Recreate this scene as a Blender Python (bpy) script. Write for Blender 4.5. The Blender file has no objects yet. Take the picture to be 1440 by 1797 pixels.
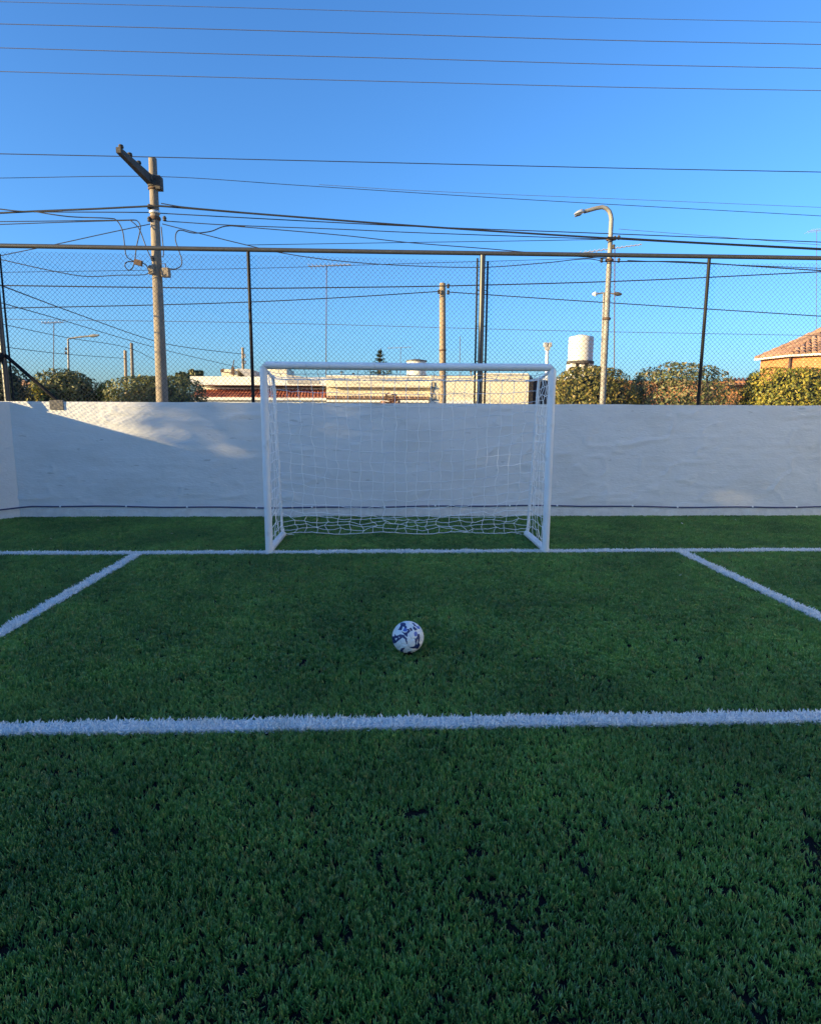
import bpy, math, random
import numpy as np
from mathutils import Vector, Matrix

random.seed(7)
rng = np.random.default_rng(11)
S = bpy.context.scene
COL = S.collection
R = math.radians

# ------------------------------------------------------------------ camera
FPX, PITCH, YAW, ROLL = 1091.24, 0.15916, 0.04107, 0.00497      # focal length in pixels of a 1440 x 1797 frame
CAM = Vector((-0.2585, -6.7814, 1.5587))
_f = Vector((math.sin(YAW) * math.cos(PITCH), math.cos(YAW) * math.cos(PITCH), -math.sin(PITCH)))
_r0 = Vector((math.cos(YAW), -math.sin(YAW), 0))
_u0 = _r0.cross(_f)
_r = _r0 * math.cos(ROLL) + _u0 * math.sin(ROLL)
_u = -_r0 * math.sin(ROLL) + _u0 * math.cos(ROLL)
cd = bpy.data.cameras.new('camera')
cam = bpy.data.objects.new('camera', cd)
COL.objects.link(cam)
cam.matrix_world = Matrix(((_r.x, _u.x, -_f.x, CAM.x), (_r.y, _u.y, -_f.y, CAM.y), (_r.z, _u.z, -_f.z, CAM.z), (0, 0, 0, 1)))
cd.sensor_fit = 'VERTICAL'
cd.sensor_height = 24.0
cd.lens = FPX / 1797 * 24.0
cd.clip_start, cd.clip_end = 0.05, 3000
S.camera = cam

# ------------------------------------------------------------------ light
SUN_EL = R(9.4)
SUN_AZ = math.atan2(-0.92, -0.39)           # compass-like angle from +Y towards +X, of the place the sun stands at
to_sun = Vector((math.sin(SUN_AZ) * math.cos(SUN_EL), math.cos(SUN_AZ) * math.cos(SUN_EL), math.sin(SUN_EL)))
W = bpy.data.worlds.new('World'); S.world = W; W.use_nodes = True
wn, wl = W.node_tree.nodes, W.node_tree.links
sky = wn.new('ShaderNodeTexSky'); sky.sky_type = 'NISHITA'; sky.sun_disc = False
sky.sun_elevation = SUN_EL; sky.sun_rotation = SUN_AZ
sky.altitude = 0; sky.air_density = 1.0; sky.dust_density = 1.2; sky.ozone_density = 6.0
bg = wn['Background']; bg.inputs['Strength'].default_value = 0.10
wl.new(sky.outputs[0], bg.inputs[0])
sd = bpy.data.lights.new('sun', 'SUN'); sd.energy = 3.4; sd.angle = R(0.53); sd.color = (1.0, 0.75, 0.36)
sun = bpy.data.objects.new('sun', sd); COL.objects.link(sun)
sun.rotation_euler = to_sun.to_track_quat('Z', 'Y').to_euler()
S.view_settings.view_transform = 'Standard'; S.view_settings.look = 'None'
S.view_settings.exposure = 2.0; S.view_settings.gamma = 1.0
S.view_settings.use_curve_mapping = False
S.render.engine = 'CYCLES'
S.cycles.use_denoising = True; S.cycles.denoising_input_passes = 'RGB_ALBEDO_NORMAL'; S.cycles.denoising_prefilter = 'NONE'
S.cycles.max_bounces = 8; S.cycles.diffuse_bounces = 4; S.cycles.transparent_max_bounces = 8

# ------------------------------------------------------------------ helpers
def ray(px, py):
    return _f + _r * ((px - 720) / FPX) - _u * ((py - 898.5) / FPX)
def at(px, py, Y):                      # the point of the vertical plane at depth Y seen at that pixel of the photo
    d = ray(px, py); return CAM + d * ((Y - CAM.y) / d.y)
def atz(px, py, z):
    d = ray(px, py); return CAM + d * ((z - CAM.z) / d.z)

def tag(o, label=None, cat=None, group=None, kind=None):
    if label: o['label'] = label
    if cat: o['category'] = cat
    if group: o['group'] = group
    if kind: o['kind'] = kind
    return o
def empty(name, loc=(0, 0, 0), rz=0, label=None, cat=None, group=None, kind=None):
    o = bpy.data.objects.new(name, None); COL.objects.link(o)
    o.location = loc; o.rotation_euler = (0, 0, rz); o.empty_display_size = 0.2
    return tag(o, label, cat, group, kind)
def copy_tree(o, parent=None):
    c = o.copy(); COL.objects.link(c)
    if parent is not None: c.parent = parent
    for ch in list(o.children): copy_tree(ch, c)
    return c

class MB:
    """collects shapes; build() links them as one mesh object"""
    def __init__(s): s.v, s.f, s.mi = [], [], []
    def add(s, v, f, mi=0):
        n = len(s.v); s.v.extend([tuple(p) for p in v]); s.f.extend([tuple(i + n for i in q) for q in f]); s.mi.extend([mi] * len(f)); return s
    def box(s, x0, y0, z0, x1, y1, z1, mi=0):
        v = [(x0, y0, z0), (x1, y0, z0), (x1, y1, z0), (x0, y1, z0), (x0, y0, z1), (x1, y0, z1), (x1, y1, z1), (x0, y1, z1)]
        return s.add(v, [(0, 3, 2, 1), (4, 5, 6, 7), (0, 1, 5, 4), (1, 2, 6, 5), (2, 3, 7, 6), (3, 0, 4, 7)], mi)
    def obox(s, c, ax, ay, az, mi=0):
        c, ax, ay, az = Vector(c), Vector(ax), Vector(ay), Vector(az)
        v = [c + ax * i + ay * j + az * k for k in (-1, 1) for i, j in ((-1, -1), (1, -1), (1, 1), (-1, 1))]
        return s.add(v, [(0, 3, 2, 1), (4, 5, 6, 7), (0, 1, 5, 4), (1, 2, 6, 5), (2, 3, 7, 6), (3, 0, 4, 7)], mi)
    def bbox(s, x0, y0, z0, x1, y1, z1, b, mi=0):          # box with chamfered vertical and top edges
        pts = [(x0 + b, y0), (x1 - b, y0), (x1, y0 + b), (x1, y1 - b), (x1 - b, y1), (x0 + b, y1), (x0, y1 - b), (x0, y0 + b)]
        cx, cy = (x0 + x1) / 2, (y0 + y1) / 2
        kx, ky = 1 - 2 * b / (x1 - x0), 1 - 2 * b / (y1 - y0)
        v = [(x, y, z0) for x, y in pts] + [(x, y, z1 - b) for x, y in pts] + [(cx + (x - cx) * kx, cy + (y - cy) * ky, z1) for x, y in pts]
        f = [tuple(range(7, -1, -1)), tuple(range(16, 24))]
        for k in (0, 8):
            f += [(k + i, k + (i + 1) % 8, k + 8 + (i + 1) % 8, k + 8 + i) for i in range(8)]
        return s.add(v, f, mi)
    def tube(s, pts, rad, n=8, cap=True, end_planes=(None, None), mi=0):
        pts = [Vector(p) for p in pts]; m = len(pts)
        rr = rad if isinstance(rad, (list, tuple)) else [rad] * m
        t0 = (pts[1] - pts[0]).normalized()
        ref = Vector((0, 0, 1)) if abs(t0.z) < 0.9 else Vector((1, 0, 0))
        a = t0.cross(ref).normalized()
        v = []
        for i, p in enumerate(pts):
            t = (pts[min(i + 1, m - 1)] - pts[max(i - 1, 0)]).normalized()
            a = (a - t * a.dot(t)).normalized(); b = t.cross(a)
            for k in range(n):
                an = 2 * math.pi * k / n
                q = p + (a * math.cos(an) + b * math.sin(an)) * rr[i]
                pl = end_planes[0] if i == 0 else end_planes[1] if i == m - 1 else None
                if pl is not None:                      # slide along the axis onto a mitre plane through p
                    N = Vector(pl); q = q - t * ((q - p).dot(N) / t.dot(N))
                v.append(q)
        f = [(i * n + k, i * n + (k + 1) % n, (i + 1) * n + (k + 1) % n, (i + 1) * n + k) for i in range(m - 1) for k in range(n)]
        if cap: f += [tuple(range(n - 1, -1, -1)), tuple((m - 1) * n + k for k in range(n))]
        return s.add(v, f, mi)
    def lathe(s, c, prof, n=16, mi=0):                     # prof: (radius, z) pairs
        c = Vector(c)
        v = [c + Vector((r * math.cos(2 * math.pi * k / n), r * math.sin(2 * math.pi * k / n), z)) for r, z in prof for k in range(n)]
        m = len(prof)
        f = [(i * n + k, i * n + (k + 1) % n, (i + 1) * n + (k + 1) % n, (i + 1) * n + k) for i in range(m - 1) for k in range(n)]
        f += [tuple(range(n - 1, -1, -1)), tuple((m - 1) * n + k for k in range(n))]
        return s.add(v, f, mi)
    def prism(s, poly, y0, y1, mi=0):                      # poly of (x, z) extruded along y
        n = len(poly)
        v = [(x, y0, z) for x, z in poly] + [(x, y1, z) for x, z in poly]
        f = [tuple(range(n)), tuple(range(2 * n - 1, n - 1, -1))] + [(i, n + i, n + (i + 1) % n, (i + 1) % n) for i in range(n)]
        return s.add(v, f, mi)
    def build(s, name, mats, parent=None, smooth=None, loc=None):
        me = bpy.data.meshes.new(name); me.from_pydata([tuple(p) for p in s.v], [], s.f); me.update()
        o = bpy.data.objects.new(name, me); COL.objects.link(o)
        mats = mats if isinstance(mats, (list, tuple)) else [mats]
        for m in mats: me.materials.append(m)
        if len(mats) > 1: me.polygons.foreach_set('material_index', s.mi)
        if smooth:
            me.polygons.foreach_set('use_smooth', [True] * len(me.polygons))
            me.set_sharp_from_angle(angle=R(smooth))
        if parent is not None:
            o.parent = parent
            o.matrix_parent_inverse = Matrix.Translation(-Vector(parent.location)) if loc is None else Matrix.Identity(4)
        if loc is not None: o.location = loc
        return o

def fast_mesh(name, V, F, mat, parent=None, smooth=False):
    """V (n,3), F (m,k) numpy"""
    me = bpy.data.meshes.new(name); k = F.shape[1]
    me.vertices.add(len(V)); me.vertices.foreach_set('co', V.astype(np.float32).ravel())
    me.loops.add(F.size); me.loops.foreach_set('vertex_index', F.astype(np.int32).ravel())
    me.polygons.add(len(F)); me.polygons.foreach_set('loop_start', np.arange(0, F.size, k, dtype=np.int32))
    me.polygons.foreach_set('loop_total', np.full(len(F), k, np.int32))
    if smooth: me.polygons.foreach_set('use_smooth', np.ones(len(F), bool))
    me.update(calc_edges=True); me.validate()
    me.materials.append(mat)
    o = bpy.data.objects.new(name, me); COL.objects.link(o)
    if parent is not None:
        o.parent = parent; o.matrix_parent_inverse = Matrix.Translation(-Vector(parent.location))
    return o

def vnoise(x, y, seed=0):               # smooth value noise, numpy
    r = np.random.default_rng(seed); T = r.random((256, 256))
    xi, yi = np.floor(x).astype(int), np.floor(y).astype(int)
    fx, fy = x - xi, y - yi
    fx, fy = fx * fx * (3 - 2 * fx), fy * fy * (3 - 2 * fy)
    g = lambda i, j: T[i % 256, j % 256]
    return (g(xi, yi) * (1 - fx) + g(xi + 1, yi) * fx) * (1 - fy) + (g(xi, yi + 1) * (1 - fx) + g(xi + 1, yi + 1) * fx) * fy

# ------------------------------------------------------------------ materials
def mat(name, col, rough=0.7, metal=0.0, var=0.0, vscale=6.0, col2=None, bump=0.0, bscale=40.0, stretch=(1, 1, 1), spec=0.5, island=None, transl=0.0, objrand=None):
    m = bpy.data.materials.new(name); m.use_nodes = True
    N, L = m.node_tree.nodes, m.node_tree.links
    b = N['Principled BSDF']; out = N['Material Output']
    b.inputs['Roughness'].default_value = rough; b.inputs['Metallic'].default_value = metal
    b.inputs['Specular IOR Level'].default_value = spec
    b.inputs['Base Color'].default_value = (*col, 1)
    tc = N.new('ShaderNodeTexCoord'); mp = N.new('ShaderNodeMapping'); mp.inputs['Scale'].default_value = stretch
    L.new(tc.outputs['Object'], mp.inputs[0])
    last = None
    if island or objrand:
        if island:
            g = N.new('ShaderNodeNewGeometry'); src = g.outputs['Random Per Island']
        else:
            g = N.new('ShaderNodeObjectInfo'); src = g.outputs['Random']
        cr = N.new('ShaderNodeValToRGB'); L.new(src, cr.inputs[0])
        stops = island or objrand
        el = cr.color_ramp.elements
        while len(el) < len(stops): el.new(0.5)
        for e, (p, c) in zip(el, stops): e.position = p; e.color = (*c, 1)
        last = cr.outputs[0]; L.new(last, b.inputs['Base Color'])
    if var or col2:
        nz = N.new('ShaderNodeTexNoise'); nz.inputs['Scale'].default_value = vscale; nz.inputs['Detail'].default_value = 6
        nz.inputs['Roughness'].default_value = 0.65
        L.new(mp.outputs[0], nz.inputs['Vector'])
        cr = N.new('ShaderNodeValToRGB'); cr.color_ramp.elements[0].position = 0.32; cr.color_ramp.elements[1].position = 0.68
        c2 = col2 or tuple(min(1, c * (1 - var)) for c in col)
        cr.color_ramp.elements[0].color = (*c2, 1); cr.color_ramp.elements[1].color = (*col, 1)
        L.new(nz.outputs['Fac'], cr.inputs[0])
        if last is None: last = cr.outputs[0]; L.new(last, b.inputs['Base Color'])
    if bump:
        n2 = N.new('ShaderNodeTexNoise'); n2.inputs['Scale'].default_value = bscale; n2.inputs['Detail'].default_value = 5
        L.new(mp.outputs[0], n2.inputs['Vector'])
        bp = N.new('ShaderNodeBump'); bp.inputs['Strength'].default_value = bump; bp.inputs['Distance'].default_value = 0.02
        L.new(n2.outputs['Fac'], bp.inputs['Height']); L.new(bp.outputs[0], b.inputs['Normal'])
    if transl:
        tr = N.new('ShaderNodeBsdfTranslucent'); mx = N.new('ShaderNodeMixShader'); mx.inputs[0].default_value = transl
        if last is not None: L.new(last, tr.inputs[0])
        else: tr.inputs[0].default_value = (*col, 1)
        L.new(b.outputs[0], mx.inputs[1]); L.new(tr.outputs[0], mx.inputs[2]); L.new(mx.outputs[0], out.inputs[0])
    return m

M = {}
M['turf_blade'] = mat('turf_blade', (.02, .09, .035), .40, spec=.8, transl=.30, objrand=[(0, (.100, .265, .060)), (.45, (.165, .365, .088)), (.8, (.225, .435, .135)), (.93, (.30, .41, .105)), (1, (.34, .33, .12))])
M['white_blade'] = mat('white_blade', (.88, .89, .90), .55, transl=.4, objrand=[(0, (.86, .87, .86)), (1, (.95, .95, .93))])
M['line_base'] = mat('line_base', (.84, .85, .86), .9, col2=(.62, .63, .63), vscale=60, bump=.8, bscale=200)
M['infill'] = mat('infill', (.016, .018, .022), .95, col2=(.004, .0045, .006), vscale=180, bump=.8, bscale=260, spec=.15)
M['plaster'] = mat('plaster', (.74, .74, .725), .85, col2=(.69, .69, .675), vscale=1.3, bump=.34, bscale=30, stretch=(.6, 1, 1.5))
M['plinth'] = mat('plinth', (.80, .78, .75), .9, col2=(.66, .63, .60), vscale=9, bump=.5, bscale=30)
M['bounce_wall'] = mat('bounce_wall', (.74, .74, .73), .9, var=.1, vscale=2)
M['white_paint'] = mat('white_paint', (.83, .84, .85), .38, var=.06, vscale=5, bump=.03, bscale=60)
M['cord'] = mat('cord', (.92, .92, .91), .7)
M['galv'] = mat('galv', (.060, .064, .070), .5, metal=.3, var=.25, vscale=14)
M['dark_post'] = mat('dark_post', (.012, .012, .014), .55, spec=.2, var=.3, vscale=9)
M['steel_post'] = mat('steel_post', (.05, .052, .055), .35, metal=.2, var=.3, vscale=9)
M['mesh_wire'] = mat('mesh_wire', (.040, .045, .055), .6, spec=.2)
M['pipe_navy'] = mat('pipe_navy', (.035, .045, .14), .45)
M['plate'] = mat('plate', (.16, .15, .14), .8, var=.2, vscale=12, bump=.3)
M['concrete'] = mat('concrete', (.27, .225, .175), .9, col2=(.17, .14, .11), vscale=7, bump=.5, bscale=40, stretch=(1, 1, .35))
M['concrete_dark'] = mat('concrete_dark', (.085, .075, .066), .9, col2=(.045, .04, .036), vscale=6, bump=.4)
M['wood_pole'] = mat('wood_pole', (.36, .27, .18), .9, col2=(.24, .18, .12), vscale=5, bump=.4, stretch=(3, 3, .3))
M['cable'] = mat('cable', (.012, .013, .017), .55)
M['alu_cable'] = mat('alu_cable', (.10, .10, .11), .5, metal=.3)
M['alu'] = mat('alu', (.62, .63, .64), .35, metal=.6)
M['lamp_metal'] = mat('lamp_metal', (.27, .27, .255), .6, metal=.1, col2=(.17, .15, .13), vscale=7)
M['lens'] = mat('lens', (.30, .30, .30), .15)
M['rust'] = mat('rust', (.13, .075, .045), .85, var=.4, vscale=25)
M['cream'] = mat('cream', (.74, .66, .48), .9, col2=(.66, .58, .42), vscale=2.2, bump=.25, bscale=30)
M['white_wall'] = mat('white_wall', (.80, .77, .70), .9, col2=(.72, .69, .62), vscale=2.5, bump=.2, bscale=30)
M['grey_roof'] = mat('grey_roof', (.42, .40, .38), .9, var=.2, vscale=3)
M['tile'] = mat('tile', (.34, .10, .055), .8, island=[(0, (.24, .065, .04)), (.5, (.36, .11, .06)), (1, (.46, .17, .09))])
M['tile_old'] = mat('tile_old', (.34, .2, .14), .85, island=[(0, (.20, .12, .085)), (.5, (.36, .20, .13)), (1, (.48, .31, .21))])
M['tank'] = mat('tank', (.66, .64, .58), .6, col2=(.54, .51, .45), vscale=6, stretch=(1, 1, .3))
M['tank_lid'] = mat('tank_lid', (.10, .10, .10), .6)
M['door_brown'] = mat('door_brown', (.10, .06, .045), .6, var=.3, vscale=5)
M['glass_dark'] = mat('glass_dark', (.02, .025, .03), .08)
M['road'] = mat('road', (.05, .05, .052), .9, var=.3, vscale=3, bump=.3, bscale=120)
M['paving'] = mat('paving', (.30, .29, .27), .9, var=.2, vscale=2, bump=.2)
M['soil'] = mat('soil', (.13, .12, .08), .95, col2=(.07, .085, .04), vscale=.6, bump=.3)
M['bark'] = mat('bark', (.10, .07, .05), .95, var=.4, vscale=10, bump=.6, stretch=(1, 1, .3))
LEAF = {
 'olive': [(0, (0.065, 0.080, 0.017)), (.35, (0.145, 0.138, 0.026)), (.7, (0.217, 0.181, 0.035)), (1, (0.290, 0.210, 0.065))],
 'mixed': [(0, (0.081, 0.106, 0.037)), (.4, (0.156, 0.169, 0.056)), (.75, (0.213, 0.194, 0.075)), (1, (0.325, 0.237, 0.138))],
 'yellow': [(0, (0.087, 0.109, 0.017)), (.4, (0.217, 0.217, 0.029)), (.75, (0.348, 0.290, 0.036)), (1, (0.435, 0.319, 0.058))],
 'dark': [(0, (.035, .055, .016)), (.5, (.095, .115, .032)), (.85, (.18, .17, .05)), (1, (.28, .23, .07))],
 'deep': [(0, (0.017, 0.032, 0.014)), (.6, (0.043, 0.065, 0.023)), (1, (0.087, 0.087, 0.029))],
 'rusty': [(0, (0.174, 0.072, 0.043)), (.5, (0.290, 0.131, 0.072)), (1, (0.377, 0.217, 0.102))],
}
for k, st in LEAF.items(): M['leaf_' + k] = mat('leaf_' + k, st[1][1], .55, island=st, transl=.25)
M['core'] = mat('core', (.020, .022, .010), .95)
def add_tone(m, stops, scale, stretch=(1, 1, 1), detail=4, lo=.35, hi=.65):
    N, L = m.node_tree.nodes, m.node_tree.links; b = N['Principled BSDF']
    g = N.new('ShaderNodeNewGeometry'); mp = N.new('ShaderNodeMapping'); mp.inputs['Scale'].default_value = stretch; L.new(g.outputs['Position'], mp.inputs[0])
    nz = N.new('ShaderNodeTexNoise'); nz.inputs['Scale'].default_value = scale; nz.inputs['Detail'].default_value = detail; L.new(mp.outputs[0], nz.inputs['Vector'])
    cr = N.new('ShaderNodeValToRGB'); L.new(nz.outputs['Fac'], cr.inputs[0])
    for e, p, c in zip(cr.color_ramp.elements, (lo, hi), stops): e.position = p; e.color = (*c, 1)
    mx = N.new('ShaderNodeMix'); mx.data_type = 'RGBA'; mx.blend_type = 'MULTIPLY'; mx.inputs[0].default_value = 1
    src = b.inputs['Base Color'].links[0].from_socket
    L.new(src, mx.inputs[6]); L.new(cr.outputs[0], mx.inputs[7]); L.new(mx.outputs[2], b.inputs['Base Color'])
    for n in N:
        if n.type == 'BSDF_TRANSLUCENT': L.new(mx.outputs[2], n.inputs[0])
add_tone(M['turf_blade'], ((.66, .70, .72), (1.12, 1.08, 1.0)), .9)
add_tone(M['turf_blade'], ((.78, .80, .82), (1.08, 1.06, 1.0)), 5)
add_tone(M['plaster'], ((.92, .915, .90), (1, 1, 1)), 1.1, (1, 1, 2.2), 8, .30, .48)       # damp, grubby areas
add_tone(M['plaster'], ((.74, .73, .71), (1, 1, 1)), 6.0, (.7, 1, 3.4), 6, .27, .31)       # scuffs and filled dents
add_tone(M['white_blade'], ((.90, .90, .87), (1, 1, 1)), 7, (1, 1, 1), 5, .3, .5)
add_tone(M['white_paint'], ((.80, .78, .74), (1, 1, 1)), 9, (1, 1, .5), 6, .28, .38)
def brick_mat(name, c1, c2, mortar, scale=1.0):
    m = bpy.data.materials.new(name); m.use_nodes = True
    N, L = m.node_tree.nodes, m.node_tree.links; b = N['Principled BSDF']; b.inputs['Roughness'].default_value = .9
    tc = N.new('ShaderNodeTexCoord'); sp = N.new('ShaderNodeSeparateXYZ'); L.new(tc.outputs['Object'], sp.inputs[0])
    ad = N.new('ShaderNodeMath'); L.new(sp.outputs[0], ad.inputs[0]); L.new(sp.outputs[1], ad.inputs[1])
    cb = N.new('ShaderNodeCombineXYZ'); L.new(ad.outputs[0], cb.inputs[0]); L.new(sp.outputs[2], cb.inputs[1])
    br = N.new('ShaderNodeTexBrick'); L.new(cb.outputs[0], br.inputs['Vector'])
    br.inputs['Color1'].default_value = (*c1, 1); br.inputs['Color2'].default_value = (*c2, 1); br.inputs['Mortar'].default_value = (*mortar, 1)
    br.inputs['Scale'].default_value = scale; br.inputs['Brick Width'].default_value = .25; br.inputs['Row Height'].default_value = .075; br.inputs['Mortar Size'].default_value = .009
    L.new(br.outputs['Color'], b.inputs['Base Color'])
    bp = N.new('ShaderNodeBump'); bp.inputs['Strength'].default_value = .5; bp.inputs['Distance'].default_value = .01
    iv = N.new('ShaderNodeMath'); iv.operation = 'SUBTRACT'; iv.inputs[0].default_value = 1; L.new(br.outputs['Fac'], iv.inputs[1])
    L.new(iv.outputs[0], bp.inputs['Height']); L.new(bp.outputs[0], b.inputs['Normal'])
    return m
M['brick'] = brick_mat('brick', (.56, .22, .075), (.48, .175, .06), (.50, .30, .16))
M['brick_dark'] = brick_mat('brick_dark', (.24, .12, .08), (.19, .10, .07), (.22, .17, .13))

# ================================================================== SETTING
WALL_Y, WALL_H = 2.436, 1.686
g = MB(); g.add([(-400, -400, -.06), (400, -400, -.06), (400, 800, -.06), (-400, 800, -.06)], [(0, 1, 2, 3)])
tag(g.build('ground', M['soil']), 'bare earth and dry grass around the houses', kind='structure')
g = MB(); g.add([(-8.2, -16, 0), (14, -16, 0), (14, 2.6, 0), (-8.2, 2.6, 0)], [(0, 1, 2, 3)])
tag(g.build('field', M['infill']), 'black rubber infill bed of the artificial pitch', kind='structure')
g = MB(); g.box(-60, 2.75, -.05, 60, 9.2, .02)
tag(g.build('pavement', M['paving']), 'pavement along the outside of the wall', kind='structure')
g = MB(); g.add([(-200, 9.2, -.05), (200, 9.2, -.05), (200, 12.2, -.05), (-200, 12.2, -.05)], [(0, 1, 2, 3)])
tag(g.build('road', M['road']), 'asphalt street behind the wall', kind='structure')
g = MB(); g.box(-60, 12.2, -.05, 60, 16.6, .08)
tag(g.build('pavement', M['paving']), 'far pavement in front of the houses', kind='structure')

# ---- walls: a displaced grid along a ground path
def rough_wall(name, a, b, h, thick, seed, step=.03):
    a, b = Vector((*a, 0)), Vector((*b, 0)); d = b - a; ln = d.length; t = d / ln; n = Vector((t.y, -t.x, 0))       # n looks to the pitch
    nx, nz = int(ln / step) + 1, int(h / step) + 1
    x = np.linspace(0, ln, nx); z = np.linspace(-.03, h, nz); X, Z = np.meshgrid(x, z)
    nf = lambda sx, sz, s: vnoise(X * sx + 40, Z * sz + 40, seed * 31 + s) - .5
    D = .007 * nf(.8, 1.0, 1) + .005 * nf(4, 9, 2) + .006 * nf(8, 24, 3) + .004 * nf(18, 33, 4)
    course = np.abs(((Z + .012 * nf(2, 2, 11)) / .105) % 1 - .5)
    D -= .0035 * np.exp(-((course - .5) / .10) ** 2) * np.clip(vnoise(X * 1.3 + 5, Z * 3 + 8, seed + 12) * 2.2 - .8, 0, 1)
    rid = np.abs(vnoise(X * 2.2 + 9, Z * 7 + 3, seed * 31 + 7) - .5)
    D += .012 * np.exp(-(rid / .03) ** 2) * (vnoise(X * 1.1, Z * 1.3, seed + 5) > .45)
    top = (Z > h - 1e-6)
    Z2 = Z + top * .010 * (vnoise(X * 3, Z * 0 + 1, seed + 9) - .5)
    F3 = np.stack([a.x + t.x * X + n.x * D, a.y + t.y * X + n.y * D, Z2], -1).reshape(-1, 3)
    idx = np.arange(nx * nz).reshape(nz, nx)
    Fq = np.stack([idx[:-1, :-1], idx[:-1, 1:], idx[1:, 1:], idx[1:, :-1]], -1).reshape(-1, 4)
    V = [F3]; base = len(F3)
    back = np.stack([a.x + t.x * x - n.x * thick, a.y + t.y * x - n.y * thick, np.full(nx, 0.) + h], -1)
    bot = back.copy(); bot[:, 2] = -.05
    V += [back, bot]
    bi = base + np.arange(nx); ti = idx[-1]; bo = base + nx + np.arange(nx)
    cap = np.stack([ti[:-1], ti[1:], bi[1:], bi[:-1]], -1)
    rear = np.stack([bi[:-1], bi[1:], bo[1:], bo[:-1]], -1)
    endL = np.array([[idx[0, 0], idx[-1, 0], bi[0], bo[0]], [idx[0, -1], bo[-1], bi[-1], idx[-1, -1]]])
    return fast_mesh(name, np.concatenate(V), np.concatenate([Fq, cap, rear, endL]), M['plaster'], smooth=False)
CORNER = Vector((-5.60, WALL_Y, 0))
WD = Vector((-.643, -.766, 0))                       # the side wall leaves the corner obliquely
BEND = CORNER + WD * 3.2
w1 = rough_wall('boundary_wall', (CORNER.x - .15, WALL_Y), (14, WALL_Y), WALL_H, .17, 1)
for p in w1.data.polygons: p.use_smooth = True
w1.data.set_sharp_from_angle(angle=R(50))
tag(w1, 'long white plastered wall with rough trowel marks behind the goal', 'wall')
def side_wall():
    t = empty('boundary_wall', CORNER, label='plastered side wall meeting the back wall at the left corner', cat='wall')
    for k, (a, b) in enumerate((((BEND.x, BEND.y), (CORNER.x, CORNER.y)), ((BEND.x, -16), (BEND.x, BEND.y)))):
        o = rough_wall('wall_section', a, b, WALL_H - .004 * (k + 1), .17, 5 + k, .03 if k == 0 else .08)
        for p in o.data.polygons: p.use_smooth = True
        o.data.set_sharp_from_angle(angle=R(50))
        o.parent = t; o.matrix_parent_inverse = Matrix.Translation(-CORNER)
side_wall()

mb = MB()
for k in range(120):
    x = -5.56 + k * .165; h0 = .128 + .008 * math.sin(k * 1.7) + .005 * math.sin(k * .6); h1 = .128 + .008 * math.sin((k + 1) * 1.7) + .005 * math.sin((k + 1) * .6)
    y0, y1 = WALL_Y - .016 - .003 * math.sin(k * 2.3), WALL_Y - .016 - .003 * math.sin((k + 1) * 2.3)
    mb.add([(x, y0, -.02), (x + .165, y1, -.02), (x + .165, y1, h1), (x, y0, h0), (x, WALL_Y + .02, h0 + .006), (x + .165, WALL_Y + .02, h1 + .006)], [(0, 1, 2, 3), (3, 2, 5, 4)])
pl = mb.build('plinth', M['plinth'], w1)
def bounce_building():  # added unseen building, bounces warm sunlight onto the wall and turf
    root = empty('bounce_building', (10.6, -5, 0), label='added white building out of view on the right, bouncing sunlight onto the pitch', cat='building')
    mb = MB(); mb.box(10.6, -15, -.05, 17, 1.9, 4.6); mb.build('wall', M['bounce_wall'], root)
    mb = MB(); mb.box(10.3, -15.3, 4.6, 17.3, 2.1, 4.85); mb.build('roof', M['grey_roof'], root)
    for y in (-12, -8, -2):
        mb = MB(); mb.box(10.53, y - .8, 1.1, 10.62, y + .8, 2.3); f = mb.build('window', M['white_paint'], root)
        for s_ in (-1, 1):
            mb = MB(); mb.box(10.515, y + s_ * .39 - .34, 1.17, 10.545, y + s_ * .39 + .34, 2.23); mb.build('pane', M['glass_dark'], f)
    mb = MB(); mb.box(10.53, -5.6, 0, 10.62, -4.4, 2.2); mb.build('door', M['door_brown'], root)
bounce_building()

# ================================================================== TURF (instanced tufts)
def tuft_mesh(name, rr, nb, h, w, spread, lean, m):
    V, F = [], []
    for i in range(nb):
        an = rr.uniform(0, 2 * math.pi); d = spread * math.sqrt(rr.uniform(0, 1))
        bx, by = d * math.cos(an), d * math.sin(an)
        hh = h * rr.uniform(.65, 1.1); la = an + rr.normal(0, .6); le = lean * hh * rr.uniform(.2, 1.2)
        fa = rr.uniform(0, math.pi); ww = w * rr.uniform(.75, 1.25); n0 = len(V)
        for t, wt in ((0, .9), (.5, 1.), (.85, .75), (1., .15)):
            ox, oy = le * t ** 1.8 * math.cos(la), le * t ** 1.8 * math.sin(la)
            zz = hh * (t - .18 * t ** 3 * le / hh)
            cx, cy = math.cos(fa) * ww * wt / 2, math.sin(fa) * ww * wt / 2
            V += [(bx + ox - cx, by + oy - cy, zz - .004), (bx + ox + cx, by + oy + cy, zz - .004)]
        for k in range(3): F.append((n0 + 2 * k, n0 + 2 * k + 1, n0 + 2 * k + 3, n0 + 2 * k + 2))
    me = bpy.data.meshes.new(name); me.from_pydata(V, [], F); me.materials.append(m); me.update()
    return bpy.data.objects.new(name, me)
def tuft_collection(name, n, **k):
    c = bpy.data.collections.new(name); rr = np.random.default_rng(hash(name) % 1000 if False else len(name) * 7)
    for i in range(n): c.objects.link(tuft_mesh(name + '_tuft', rr, **k))
    return c
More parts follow.
